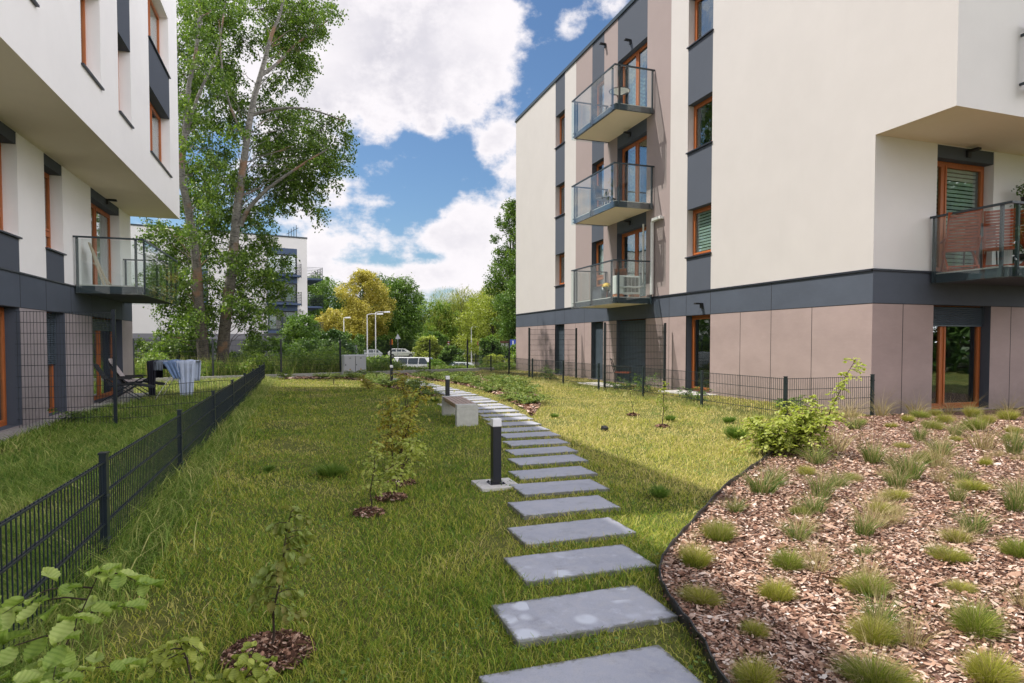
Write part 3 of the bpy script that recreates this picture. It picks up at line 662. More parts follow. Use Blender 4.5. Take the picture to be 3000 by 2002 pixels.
def pot(loc, name, label, col, r=.14, h=.25, foliage=True, leafm=None, n=120, fh=.25, seed=1):
    t = thing(name, label, 'plant pot', loc); q = MB(); q.lathe([(0, 0), (r*.75, 0), (r, h), (r*.9, h), (r*.88, h-.03), (0, h-.03)], 16); q.build('pot', col, t, smooth=True)
    if foliage:
        rg = np.random.default_rng(seed); c = np.column_stack([rg.normal(0, r*.8, n), rg.normal(0, r*.8, n), h+abs(rg.normal(fh*.5, fh*.3, n))])
        leaf_cloud('foliage', c, .06, leafm or L_MID, rg, parent=t)
    return t
def folding_chair(loc, rz, label, tiltback=0.0):
    """slatted hardwood folding chair with high reclined back"""
    t = thing('folding_chair', label, 'chair', loc, rz, 'red brown slatted folding chairs on the balcony by the corner')
    q = MB(); b0, b1 = Vector((0, .12, .40)), Vector((0, .42, 1.12))
    for x in (-.25, .25): q.bar(b0+Vector((x, 0, 0)), b1+Vector((x, 0, 0)), .035, .045)
    n = 13
    for k in range(n):
        p = b0.lerp(b1, (k+.6)/n); q.bar(p+Vector((-.24, 0, 0)), p+Vector((.24, 0, 0)), .014, .045, up=(b1-b0))
    q.build('backrest', REDWOOD, t)
    q = MB()
    for k in range(8): q.bar((-.24, -.32+k*.062, .44-.005*k), (.24, -.32+k*.062, .44-.005*k), .045, .016)
    q.build('seat', REDWOOD, t)
    for x in (-.27, .27):
        q = MB(); q.bar((x, -.30, 0), (x, .28, .62), .03, .045); q.build('leg', REDWOOD, t)
        q = MB(); q.bar((x*.9, .38, 0), (x*.9, -.28, .45), .03, .045); q.build('leg', REDWOOD, t)
        q = MB(); q.bar((x, -.30, .63), (x, .22, .66), .045, .02); q.build('armrest', REDWOOD, t)
    q = MB(); q.bar((-.27, .3, .08), (.27, .3, .08), .03); q.bar((-.27, -.24, .08), (.27, -.24, .08), .03); q.build('stretcher', REDWOOD, t)

# ---------------------------------------------------------------- ground
def sstep(a, b, x): t = np.clip((x-a)/(b-a), 0, 1); return t*t*(3-2*t)
def kerb_y(x): return 26.6+.33*x
def gz(x, y):
    x = np.asarray(x, float); y = np.asarray(y, float); t = y-kerb_y(np.clip(x, -30, 30))
    left = -.2*sstep(-1.7, -3.6, -0-x*-1) if False else -.2*sstep(1.7, 3.6, -x)*(1-sstep(22.5, 25.5, y))
    far = -1.9*sstep(.3, 16, t)+.8*sstep(66, 97, y)
    und = .012*np.sin(x*2.1+y*1.3)*np.sin(x*.9-y*1.9)
    return left+far*(t > 0)+und*(x < 10)
def axis(segs):
    out = []
    for a, b, s in segs: out += list(np.arange(a, b, s))
    return np.array(out+[segs[-1][1]])
gx = axis([(-900, -60, 60), (-60, -12, 4), (-12, 14, .5), (14, 60, 4), (60, 900, 60)]); gy = axis([(-600, -20, 60), (-20, 0, 2), (0, 32, .5), (32, 120, 2), (120, 1500, 90)])
GX, GY = np.meshgrid(gx, gy); GZ = gz(GX, GY)-.012
nx, ny = len(gx), len(gy); idx = np.arange(nx*ny).reshape(ny, nx)
fa = np.stack([idx[:-1, :-1], idx[:-1, 1:], idx[1:, 1:], idx[1:, :-1]], -1).reshape(-1)
def m_soil():
    t = NT('turf_soil'); a = t.noise(.8, 5, .6); b = t.noise(30, 5, .7); c0 = t.ramp(a, [(.35, (.10, .13, .025)), (.65, (.20, .20, .055))])
    c = t.mix(t.n('ShaderNodeMapRange', {0: b, 1: .4, 2: .7, 3: 0, 4: .8}).outputs[0], c0, (.055, .052, .022))
    return t.done(t.bsdf(c, .95, 0, t.bump(b, .6, .03), .1))
g_ = raw_mesh('ground', np.stack([GX, GY, GZ], -1).reshape(-1, 3), fa, 4, m_soil(), smooth=True); tag(g_, kind='structure')
# road of the car park beyond the kerb
rd = MB()
for y0, y1 in ((50, 66), (66, 97), (97, 101)): rd.quad((-14, y0, float(gz(0, y0))+.02), (60, y0, float(gz(0, y0))+.02), (60, y1, float(gz(0, y1))+.02), (-14, y1, float(gz(0, y1))+.02))
tag(rd.build('road', mat_plain('asphalt', (.06, .06, .062), .9, 0, .2, 20, .3)), kind='structure')
# ---------------------------------------------------------------- beds
BED_R = [(1.3, .6), (1.42, 1.2), (1.63, 2.12), (1.73, 2.34), (1.79, 2.55), (1.84, 2.75), (1.92, 3.0), (2.03, 3.2), (2.2, 3.42), (2.5, 3.72), (2.8, 3.99), (3.22, 4.36), (3.79, 4.87), (4.5, 5.42), (5.2, 5.95), (5.9, 6.5), (6.8, 7.4), (7.6, 8.3), (8.6, 8.86), (17, 8.86), (17, -.5), (1.4, -.5)]
BED_M = [(4.2, 11.1), (4.42, 12.1), (4.68, 13.7), (4.9, 15), (5.05, 17), (5.05, 18.5), (4.9, 20.5), (4.7, 22), (4.3, 23.8), (3.9, 25.5), (3.7, 27.3), (5.6, 27.9), (6.9, 26), (7.3, 23), (7.1, 20), (6.4, 16.9), (5.55, 14.2), (5.0, 12.7)]
BED_L = [(3.35, 15.9), (3.35, 19), (3.15, 22.3), (2.9, 24.3), (3.1, 27.1), (-.6, 25.9), (-.6, 25.2), (1.5, 24.6), (2.2, 23), (2.55, 19.6), (2.9, 17.3)]
def m_mulch():
    t = NT('bark_mulch_base'); v = t.n('ShaderNodeTexVoronoi', {'Vector': t.n('ShaderNodeMapping', {0: t.pos(), 'Scale': (1, 1.6, 1)}).outputs[0], 'Scale': 26}); c = t.ramp(t.n('ShaderNodeSeparateColor', {0: v.outputs['Color']}).outputs[0], [(.1, (.05, .028, .02)), (.5, (.17, .09, .065)), (.9, (.32, .22, .18))])
    return t.done(t.bsdf(c, .95, 0, t.bump(v.outputs['Distance'], .8, .02), .1))
MULCH = m_mulch()
def flat_poly(name, P, z, mat):
    me = bpy.data.meshes.new(name); me.from_pydata([(x, y, float(gz(x, y))+z) for x, y in P], [], [tuple(range(len(P)))]); me.materials.append(mat); me.update()
    o = bpy.data.objects.new(name, me); COL.objects.link(o); return o
for P in (BED_R, BED_M, BED_L): tag(flat_poly('ground', P, .012, MULCH), kind='structure')
def m_chip():
    t = NT('bark_chip'); at = t.n('ShaderNodeAttribute', attribute_name='rnd').outputs['Fac']
    c = t.ramp(at, [(.0, (.045, .025, .018)), (.24, (.10, .052, .035)), (.46, (.34, .20, .14)), (.66, (.54, .38, .29)), (.88, (.68, .56, .48)), (1, (.84, .78, .72))])
    c = t.mix(.35, c, t.ramp(t.noise(90, 4, .6), [(.3, (.1, .06, .045)), (.7, (.5, .38, .32))]), 'SOFT_LIGHT')
    return t.done(t.bsdf(c, .9, 0, t.bump(t.noise(150, 3), .4, .004), .15))
CHIP = m_chip()
CHIPT = (np.array([(-.5, -.45, 0), (.1, -.55, .06), (.55, -.1, 0), (.45, .4, -.03), (-.1, .6, .05), (-.55, .15, .0)]), np.array([(0, 1, 4, 5), (1, 2, 3, 4)]))
def polar(rg, D0, r0, p, rmax, a0, a1, rmin=.5):
    """points round the camera's spot, thinning with distance"""
    rs = np.linspace(rmin, rmax, 4000); w_ = D0*np.minimum(1, (r0/rs)**p)*rs; cdf = np.cumsum(w_); n = int(cdf[-1]*(rs[1]-rs[0])*(a1-a0)); cdf /= cdf[-1]
    r = np.interp(rg.uniform(0, 1, n), cdf, rs); a = rg.uniform(a0, a1, n); return r*np.sin(a), r*np.cos(a), r
def chips(P, name, label, D0, size, seed, lim=None, rmax=14, p=1.5, hump=0):
    rg = np.random.default_rng(seed); x, y, r = polar(rg, D0, 2.4, p, rmax, -.4, 1.5); k = in_poly(P, x, y); x, y, r = x[k], y[k], r[k]; n = len(x)
    s = size*rg.lognormal(0, .38, n)*(1+.03*r); sc = np.stack([s*rg.uniform(.35, .8, n), s*rg.uniform(.8, 1.7, n), s*.7], -1)
    pos = np.stack([x, y, gz(x, y)+.018+rg.uniform(0, .022, n)], -1)
    o = scatter(name, CHIPT, pos, rotmats(rg, n, yaw=rg.normal(1.1, .9, n), pitch=rg.normal(0, .30, n), roll=rg.normal(0, .34, n)), sc, CHIP, np.clip(rg.beta(2.0, 1.8, n), 0, 1)); tag(o, label, 'bark mulch', kind='stuff')
chips(BED_R, 'bark_mulch', 'pinkish brown bark chips covering the planted bed on the right', 15500, .0145, 5)
chips(BED_M, 'bark_mulch', 'bark chips under the low conifers right of the stepping slabs', 5200, .04, 6, rmax=28)
chips(BED_L, 'bark_mulch', 'bark chips under the low plants left of the far stepping slabs', 4200, .04, 7, rmax=28)
# black edging strip along the bed
q = MB(); pts = [Vector((x, y, float(gz(x, y)))) for x, y in BED_R[1:17]]
fine = []
for a, b in zip(pts[:-1], pts[1:]):
    for k in range(4): fine.append(a.lerp(b, k/4)+Vector((0, 0, .008*math.sin(len(fine)*1.7))))
for a, b in zip(fine[:-1], fine[1:]): q.bar(a+Vector((0, 0, .012)), b+Vector((0, 0, .012)), .009, .095)
tag(q.build('bed_edging', BLACKP), 'thin black plastic edging strip curving between lawn and bark bed', 'edging')
# ---------------------------------------------------------------- stepping slabs
PR = np.array([(1.75, 1.2), (2.5, 1.58), (3.1, 1.81), (3.75, 2.09), (4.4, 2.33), (5.05, 2.55), (5.7, 2.79), (6.35, 2.99), (7, 3.20), (7.65, 3.38), (8.3, 3.55), (8.9, 3.68), (9.5, 3.77), (10.2, 3.88), (10.8, 3.99), (11.5, 4.10), (12.1, 4.18), (12.8, 4.25), (13.5, 4.31), (14.2, 4.36), (15, 4.41), (17, 4.45), (19, 4.38), (21.7, 4.12), (23.7, 3.82), (26, 3.3)])
slabs = []; yb = 2.47
ords = ['nearest', 'second', 'third', 'fourth', 'fifth', 'sixth', 'seventh', 'eighth', 'ninth', 'tenth', 'eleventh', 'twelfth', 'thirteenth', 'fourteenth', 'fifteenth', 'sixteenth', 'seventeenth', 'eighteenth', 'nineteenth', 'twentieth', 'twenty-first', 'twenty-second', 'twenty-third', 'twenty-fourth', 'twenty-fifth', 'twenty-sixth', 'twenty-seventh', 'twenty-eighth', 'twenty-ninth', 'thirtieth', 'thirty-first', 'thirty-second', 'thirty-third', 'thirty-fourth']
slab_names = {0: 'bare grey stepping slab nearest the camera, cut by the bottom of the photo', 1: 'stepping slab with round whitish blooms, second from the camera', 2: 'stepping slab with a pale blotchy front edge, third from the camera'}
for i in range(34):
    x1 = float(np.interp(yb, PR[:, 0], PR[:, 1])); d = .435; sl_ = (np.interp(yb+.3, PR[:, 0], PR[:, 1])-np.interp(yb-.3, PR[:, 0], PR[:, 1]))/.6
    rz = rnd.uniform(-.012, .012)+(0 if yb < 14 else (yb-14)*.004)
    q = MB(); q.box(-.435, .435, -d/2, d/2, -.05, .010)
    lab = slab_names.get(i, '%s grey stepping slab of the path counting from the camera%s' % (ords[i], ', beside the near bollard' if i == 5 else (', beside the bench' if i in (12, 13, 14) else '')))
    o = q.build('stepping_slab', SLAB, bevel=.004); tag(o, lab, 'slab', 'grey stepping slabs of the path'); cx = x1-.435; cy = yb-d/2
    o.location = (cx, cy, float(gz(cx, cy))+.004); o.rotation_euler = (rnd.uniform(-.006, .006), rnd.uniform(-.006, .006), rz); slabs.append((cx, cy, rz)); yb += .648
def near_slab(x, y, m=0.0):
    r = np.zeros(len(x), bool)
    for cx, cy, rz in slabs:
        dx = (x-cx)*math.cos(rz)+(y-cy)*math.sin(rz); dy = -(x-cx)*math.sin(rz)+(y-cy)*math.cos(rz)
        r |= (abs(dx) < .435+m) & (abs(dy) < .2175+m)
    return r
# ---------------------------------------------------------------- lawn
def m_grass(name, c0, c1, c2, c3, patch=1.0):
    t = NT(name); at = t.n('ShaderNodeAttribute', attribute_name='rnd').outputs['Fac']
    nz = t.noise(.55, 4, .6); n2 = t.noise(3.2, 4, .6)
    f = t.math('ADD', t.math('MULTIPLY', at, .8), t.math('ADD', t.math('MULTIPLY', nz, .45*patch), t.math('MULTIPLY', n2, .35*patch)))
    c = t.ramp(t.math('MULTIPLY', f, .72), [(.2, c0), (.42, c1), (.62, c2), (.86, c3)])
    d = t.bsdf(c, .5, 0, None, .3); tr = t.n('ShaderNodeBsdfTranslucent', {'Color': c}).outputs[0]
    return t.done(t.n('ShaderNodeMixShader', {0: .35, 1: d, 2: tr}).outputs[0])
GRASS = m_grass('lawn_grass', (.07, .165, .015), (.18, .31, .030), (.48, .48, .07), (.74, .62, .26))
GRASSL = m_grass('long_grass', (.05, .13, .015), (.13, .24, .032), (.29, .38, .07), (.56, .52, .20))
def lawn():
    rg = np.random.default_rng(3)
    x, y, r = polar(rg, 12500, 2.4, 1.62, 30, -1.15, 1.25)
    t = y-kerb_y(x); k = (t < -.15) & (x > -4.98) & (x < 10.45) & ~in_poly(BED_R, x, y) & ~(in_poly(BED_M, x, y) & (rg.uniform(0, 1, len(x)) > .03)) & ~(in_poly(BED_L, x, y) & (rg.uniform(0, 1, len(x)) > .08)) & ~near_slab(x, y, -.018)
    k &= ~((x < -4.25) & (y > 18.1) & (y < 22)) & ~((abs(x-1.83) < .20) & (abs(y-5.82) < .2)) & ~((x > 8.9) & (x < 9.9) & (y > 17.2) & (y < 20)) 
    k &= ~((x > 9.7) & (y > 13.7) & (y < 15.6)) & ~((x < -4.55) & (y < 22.4))
    for (px_, py_, pr) in PITS: k &= ~(((x-px_)**2+(y-py_)**2) < (pr*(.8+.35*rg.uniform(0, 1, len(x))))**2)
    x, y, r = x[k], y[k], r[k]; n = len(x)
    left = (x < -1.22); fence = np.exp(-((x+1.22)/.32)**2)+np.exp(-((x-8.35)/.3)**2)*(y > 9)
    # worn, thinner spots
    sp = np.sin(x*1.7+2*np.sin(y*.9))*np.sin(y*1.5+1.5*np.sin(x*1.2+.6)); kk = rg.uniform(0, 1, len(x)) > .62*sstep(.45, .85, sp); x, y, r, left, fence = x[kk], y[kk], r[kk], left[kk], fence[kk]; n = len(x); sp = sp[kk]
    # clumpy height
    nz = .5+.5*np.sin(x*3.1+np.sin(y*2.3)*1.7)*np.sin(y*2.7+np.sin(x*1.9)*2.1)
    edge = near_slab(x, y, .05)
    h = (.018+.024*nz)*rg.lognormal(0, .40, n)+.10*fence*rg.uniform(.2, 1.3, n)+np.where(left, .09+.06*nz, 0)*rg.uniform(.4, 1.3, n)+(rg.uniform(0, 1, n) > .988)*.06
    h = np.where(edge, np.minimum(h, .06), h)
    wd = (.0026+.00066*r)*rg.uniform(.7, 1.3, n); sunny = .46*sstep(2.5, 4.0, x)*(x > 2)+.25*(y > 19)  # drier, yellower blades in the sunlit part, sun brightness painted into their colour
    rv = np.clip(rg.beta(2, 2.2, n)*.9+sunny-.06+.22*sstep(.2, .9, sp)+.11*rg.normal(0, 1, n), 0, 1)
    a = ~(left | (fence > .35))
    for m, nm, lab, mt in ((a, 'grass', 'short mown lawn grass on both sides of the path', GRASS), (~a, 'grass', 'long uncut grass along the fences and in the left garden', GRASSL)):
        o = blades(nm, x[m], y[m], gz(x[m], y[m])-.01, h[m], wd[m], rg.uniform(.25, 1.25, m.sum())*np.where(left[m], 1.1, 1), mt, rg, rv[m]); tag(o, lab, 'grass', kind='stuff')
PITS = [(-.15, 2.98, .20), (.52, 5.18, .13), (.76, 5.62, .15), (.94, 6.2, .15), (.99, 6.95, .11), (2.29, 13.39, .14), (6.11, 10.61, .12), (5.74, 8.98, .12)]
lawn()
rg = np.random.default_rng(41)      # arching long blades with seed tops along the left fence, clover and leaves in the lawn
n = 5200; y = rg.uniform(1.5, 24, n)**1.0; x = -1.22+rg.normal(0, .26, n); m = rg.uniform(0, 1, n) < .25; x = np.where(m, rg.uniform(-4.4, -1.3, n), x)
tag(blades('tall_grass', x, y, gz(x, y), rg.uniform(.12, .34, n), rg.uniform(.003, .006, n)*(1+.06*y), rg.uniform(.3, 1.5, n), GRASSL, rg, rg.uniform(.35, 1, n), curve=.8), 'long arching grass blades leaning through the left mesh fence', 'grass', kind='stuff')
n = 7000; cx = rg.uniform(-1, 8, 260); cy = rg.uniform(2, 16, 260); i_ = rg.integers(0, 260, n); x = cx[i_]+rg.normal(0, .09, n); y = cy[i_]+rg.normal(0, .09, n); k = ~in_poly(BED_R, x, y) & ~near_slab(x, y) & ~in_poly(BED_M, x, y); x, y = x[k], y[k]
tag(scatter('clover', LEAF2, np.stack([x, y, gz(x, y)+.02+rg.uniform(0, .02, len(x))], -1), rotmats(rg, len(x), pitch=rg.normal(0, .3, len(x)), roll=rg.normal(0, .3, len(x))), .020*rg.uniform(.6, 1.3, len(x)), L_MID, rg.uniform(0, 1, len(x))), 'patches of clover and small broad-leaved weeds in the lawn', 'weeds', kind='stuff')
# tree pits of grey brown chips round the saplings
for i, (x, y, r) in enumerate(PITS):
    rg = np.random.default_rng(50+i); n = int(16000*r*r*math.pi*(1 if y < 4 else .6)); rr = r*np.sqrt(rg.uniform(0, 1, n)); a = rg.uniform(0, 6.283, n); X = x+rr*np.cos(a); Y = y+rr*np.sin(a)
    s = .012*rg.lognormal(0, .4, n)*(1+.05*y); o = scatter('mulch_ring', CHIPT, np.stack([X, Y, gz(X, Y)+.008+.035*np.clip(1-rr/r, 0, 1)+rg.uniform(0, .012, n)], -1), rotmats(rg, n, pitch=rg.normal(0, .4, n), roll=rg.normal(0, .4, n)), np.stack([s*.7, s*1.2, s*.6], -1), CHIP, np.clip(rg.beta(1.4, 2.9, n), 0, 1))
    tag(o, 'ring of fine bark chips round the foot of %s' % (['the nearest sapling', 'the thin sapling left of the clump', 'the left sapling of the middle clump', 'the right sapling of the middle clump', 'the tall golden sapling', 'the sapling beyond the golden one', 'the bare whip near the right fence', 'the small yellow sapling on the sunny lawn'][i]), 'bark mulch', kind='stuff')
# ---------------------------------------------------------------- kerb wall
q = MB(); kd = Vector((1, .33, 0)).normalized(); kn = Vector((-.33, 1, 0)).normalized()
xs = [-19, -14, -9, -6, -3.5, -1, 1.5, 4, 6.5, 9.2]
for a, b in zip(xs[:-1], xs[1:]):
    p0 = Vector((a, kerb_y(a), -.3)); p1 = Vector((b, kerb_y(b), -.3)); p1 = p1-kd*.008
    q.hexa([p0, p1, p1+kn*.16, p0+kn*.16, p0+Vector((0, 0, .43)), p1+Vector((0, 0, .43)), p1+kn*.16+Vector((0, 0, .43)), p0+kn*.16+Vector((0, 0, .43))])
tag(q.build('kerb_wall', CONC, bevel=.008), 'low pale concrete kerb wall along the far edge of the lawn', 'kerb wall')
# paving at the doors
q = MB(); q.box(-5.0, -4.25, 18.2, 21.9, -.3, -.165); tag(q.build('patio', CONC, bevel=.005), kind='structure')
q = MB(); q.box(9.0, 9.85, 17.3, 19.4, -.05, .02); q.box(9.75, 10.48, 13.75, 15.5, -.05, .02); tag(q.build('pavement', CONCW, bevel=.005), kind='structure')
q = MB(); q.box(-5.0, -4.62, 5, 18.15, -.3, -.175); tag(q.build('gravel_strip', mat_plain('gravel', (.34, .32, .30), .9, 0, .5, 60, .8)), kind='structure')
# ---------------------------------------------------------------- fences
def fence(name, label, pts, zt, gap=.2, mat=FENCE, post_h=.05, group=None, posts=None, z0=0, ends=(True, True)):
    """double-wire mesh panels between posts that stand at every point of pts"""
    P = [Vector((p[0], p[1], p[2] if len(p) > 2 else float(gz(p[0], p[1])))) for p in pts]
    t = thing(name, label, 'fence', P[0], 0, group); far = P[len(P)//2].length
    for i, p in enumerate(P):
        if (i == 0 and not ends[0]) or (i == len(P)-1 and not ends[1]): continue
        q = MB(); d = (P[min(i+1, len(P)-1)]-P[max(i-1, 0)]); d.z = 0; d.normalize()
        q.bar(p+Vector((0, 0, -.2)), p+Vector((0, 0, zt+post_h)), .04, .06, up=d); q.bar(p+Vector((0, 0, zt+post_h)), p+Vector((0, 0, zt+post_h+.012)), .05, .07, up=d)
        zz = .12
        while zz < zt: q.bar(p+Vector((0, 0, zz))-d*.036, p+Vector((0, 0, zz))+d*.036, .05, .022); zz += .4 if zt > 1 else .28
        q.build('post', mat, t, world=True)
    for a, b in zip(P[:-1], P[1:]):
        L = (b-a).length; d = (b-a)/L; s = d.cross(Vector((0, 0, 1))).normalized()*.008; q = MB(); z = zt
        while z > .03:
            for k in (-1, 1): q.bar(a+d*.02+s*k+Vector((0, 0, z)), b-d*.02+s*k+Vector((0, 0, z)), .0085, .0085)
            z -= gap
        n = int(L/.05); 
        for k in range(1, n):
            c = a+d*(L*k/n); q.bar(c+Vector((0, 0, .02)), c+Vector((0, 0, zt+.012)), .0055, .0055)
        q.build('mesh_panel', mat, t, world=True)
    return t
fence('mesh_fence', 'low anthracite wire mesh fence running from the lower left corner to the far kerb', [(-1.22, 4.65+2.68*k, float(gz(-1.22, 10))) for k in range(-2, 8)], .63)
fence('mesh_fence', 'tall wire mesh screen standing out from the left building beside the balcony', [(-5.0, 13.77, -.2), (-3.4, 13.77, -.2)], 2.18, ends=(False, True))
fence('mesh_fence', 'low wire mesh fence closing the left garden behind the tall screen post', [(-3.36, 13.77, -.17), (-1.26, 13.77, -.05)], .70, ends=(False, False), post_h=.03)
fence('mesh_fence', 'low wire mesh fence along the gardens of the right building, ending at its corner', [(8.32, 30.0, 0), (8.3, 27.3, 0), (8.3, 24.7, 0), (8.3, 21.9, 0), (8.3, 19.0, 0), (8.3, 16.4, 0), (8.3, 13.9, 0), (8.3, 11.45, 0), (8.3, 8.98, 0), (10.42, 9.02, 0)], .75, mat=FENCEG, post_h=.035)
fence('mesh_fence', 'tall wire mesh screen by the shuttered doors, nearer of the two at the right building', [(8.3, 16.02, 0), (10.3, 16.02, 0)], 1.92, mat=FENCEG)
fence('mesh_fence', 'tall wire mesh screen farther along the right building, by the narrow shutter', [(8.32, 22.3, 0), (10.3, 22.3, 0)], 1.90, mat=FENCEG)
fx = [-11, -8.5, -6, -3.5, -1.05, .45, 1.62, 3.95, 5.85, 8.0, 9.5]
fx = [-10.6, -8.1, -5.6, -3.15, -.75, 1.6, 3.85, 5.75, 7.75, 10.2]
fence('mesh_fence', 'tall anthracite mesh fence standing behind the far kerb wall', [(x, kerb_y(x)+.3, .05) for x in fx], 1.42, mat=FENCE, post_h=.06)
# ---------------------------------------------------------------- bollards, bench, cabinet
def bollard(loc, label, pad=True):
    t = thing('bollard_light', label, 'bollard', loc, 0, 'black bollard lights beside the path')
    q = MB(); q.box(-.0435, .0435, -.0435, .0435, .006, .565); q.build('column', BOLLARD, t, bevel=.003)
    q = MB(); q.box(-.0455, .0455, -.0455, .0455, .566, .645); q.build('lamp_head', OPAL, t, bevel=.006)
    q = MB(); q.box(-.075, .075, -.075, .075, .001, .008)
    for i in (-1, 1):
        for j in (-1, 1): q.lathe([(0, .02), (.009, .02), (.009, .008)], 6, (i*.06, j*.06, 0))
    q.build('base_plate', BOLLARD, t)
    if pad: q = MB(); q.box(-.2, .2, -.2, .2, -.12, .0); q.build('concrete_pad', CONCW, t, bevel=.004)
bollard((1.82, 5.82, .02), 'black bollard light with white cap on a concrete pad, nearest of the three')
bollard((3.16, 13.8, .0), 'black bollard light with white cap just behind the bench')
bollard((2.85, 20.7, .0), 'black bollard light with white cap among plants, farthest of the three', False)
t = thing('bench', 'concrete bench with wooden slat top beside the stepping slabs', 'bench', (2.67, 10.15, float(gz(2.67, 10.15))), -.075)
for y0 in (.0, 1.62):
    q = MB(); q.box(-.185, .185, y0, y0+.17, -.04, .258); q.box(-.185, .185, y0, y0+.17, .262, .305); q.box(-.185, .185, y0, y0+.17, .309, .355); q.box(-.178, .178, y0+.005, y0+.165, .25, .315); q.build('end_block', mat_plain('bench_concrete', (.50, .50, .46), .8, 0, .1, 14, .3) if y0 == 0 else bpy.data.materials['bench_concrete'], t, bevel=.004)
for k in range(5):
    q = MB(); x = -.148+k*.074; q.box(x-.033, x+.033, .172, 1.618, .318, .356); q.build('slat', SLATWOOD, t, bevel=.003)
q = MB(); q.box(-.15, .15, .172, 1.618, .262, .312); q.build('frame', SLATWOOD, t)
CAB = mat_plain('cabinet_grey', (.50, .52, .56), .5, 0, .04, 3)
t = thing('utility_cabinet', 'pale grey two-door electrical cabinet numbered 33 and 34 in front of the kerb wall', 'cabinet', (2.1, 26.55, 0), math.atan(.33))
q = MB(); q.box(-.475, .475, -.15, .15, -.1, .83); q.hexa([(-.49, -.165, .832), (.49, -.165, .832), (.49, .165, .832), (-.49, .165, .832), (-.47, -.14, .885), (.47, -.14, .885), (.47, .14, .885), (-.47, .14, .885)]); q.build('housing', CAB, t)
def text(s, size, mat, parent, loc, rot, ex=.002, name='lettering'):
    c = bpy.data.curves.new(name, 'FONT'); c.body = s; c.size = size; c.extrude = ex; c.align_x = 'CENTER'; c.align_y = 'CENTER'
    o = bpy.data.objects.new(name, c); dg = bpy.context.evaluated_depsgraph_get(); COL.objects.link(o); dg.update(); me = bpy.data.meshes.new_from_object(o.evaluated_get(dg)); bpy.data.objects.remove(o)
    me.materials.clear(); me.materials.append(mat); o = bpy.data.objects.new(name, me); COL.objects.link(o); o.parent = parent; o.location = loc; o.rotation_euler = rot; return o
YEL = mat_plain('warning_yellow', (.62, .42, .02), .5)
for i, (x, s) in enumerate(((-.235, '33'), (.235, '34'))):
    q = MB(); q.box(x-.225, x+.225, -.16, -.151, .10, .80); d = q.build('door', CAB, t, bevel=.003)
    q = MB(); q.box(x-.20, x-.175, -.172, -.1605, .44, .50); q.build('handle', BLACKP, d)
    q = MB(); q.hexa([(x-.04, -.163, .25), (x+.04, -.163, .25), (x+.04, -.1602, .25), (x-.04, -.1602, .25), (x-.001, -.163, .33), (x+.001, -.163, .33), (x+.001, -.1602, .33), (x-.001, -.1602, .33)]); q.build('warning_triangle', YEL, d)
    q = MB(); q.bar((x+.006, -.165, .315), (x-.006, -.165, .29), .006); q.bar((x-.006, -.165, .29), (x+.006, -.165, .285), .006); q.bar((x+.006, -.165, .285), (x-.002, -.165, .262), .006); q.build('warning_mark', BLACKP, d)
    text(s, .085, BLACKP, d, (x, -.1625, .74), (R(90), 0, 0))
q = MB(); q.box(-.006, .006, -.1625, -.15, -.05, .825); q.build('door_gap', BLACKP, t)
q = MB(); q.box(-.05, .05, -.04, .04, 0, .07); o = q.build('garden_spotlight', BLACKP, bevel=.01); o.location = (4.6, 8.9, 0); o.rotation_euler = (.4, 0, .4); tag(o, 'small black spotlight lying on the sunny lawn', 'spotlight')
# ---------------------------------------------------------------- loungers and washing in the left garden
FAB = mat_plain('black_sling', (.02, .02, .022), .8); PADL = mat_plain('printed_cushion', (.50, .44, .44), .85, 0, .35, 22)
def lounger(loc, rz, label, cushion):
    t = thing('reclining_chair', label, 'lounge chair', loc, rz, 'folding recliners on the patio')
    # side profile along +X: head at -x
    s0, s1, s2, s3 = (-.62, .98), (-.28, .40), (.22, .46), (.72, .36)
    def panel(a, b, name, y=.24, dz=0, mat=FAB, th=.03):
        q = MB(); q.hexa([(a[0], -y, a[1]+dz), (b[0], -y, b[1]+dz), (b[0], y, b[1]+dz), (a[0], y, a[1]+dz), (a[0], -y, a[1]+dz+th), (b[0], -y, b[1]+dz+th), (b[0], y, b[1]+dz+th), (a[0], y, a[1]+dz+th)]); q.build(name, mat, t, bevel=.008)
    panel(s0, s1, 'backrest'); panel(s1, s2, 'seat'); panel(s2, s3, 'footrest')
    if cushion: panel((s0[0]+.0, s0[1]+.06), (s1[0]+.03, s1[1]+.05), 'cushion', .21, .02, PADL, .06); panel((s1[0]+.05, s1[1]+.03), s2, 'cushion', .21, .02, PADL, .05)
    q = MB()
    for y in (-.29, .29):
        q.tube([(s0[0], y, s0[1]), (s1[0], y, s1[1]), (s2[0], y, s2[1]), (s3[0], y, s3[1])], .013, 6); q.tube([(-.52, y, 0), (.42, y, .62)], .013, 6); q.tube([(.45, y, 0), (-.35, y, .60)], .013, 6)
    for x in (-.52, .45): q.tube([(x, -.29, .012), (x+.0, .29, .012)], .013, 6)
    q.build('frame', FENCE, t)
    for y in (-.31, .31): q = MB(); q.box(-.38, .22, y-.025, y+.025, .60, .63); q.build('armrest', BLACKP, t, bevel=.008)
lounger((-4.45, 18.85, -.16), .12, 'black folding recliner on the patio, nearer one', False)
lounger((-4.42, 20.0, -.16), .05, 'folding recliner with a pale printed cushion behind the black one', True)
t = thing('clothes_airer', 'white folding clothes airer carrying washing on the left lawn', 'clothes airer', (-3.4, 19.87, float(gz(-3.4, 19.9))), -.1)
q = MB()
for y in (-.28, .28):
    for a, b in (((-.45, y, 0), (.2, y, 1.05)), ((.45, y, 0), (-.2, y, 1.05))): q.tube([a, b], .011, 6)
for x in (-.45, .45): q.tube([(x, -.28, .02), (x, .28, .02)], .01, 6)
for k in range(6): q.tube([(-.6, -.25+k*.1, 1.07), (.6, -.25+k*.1, 1.07)], .006, 5)
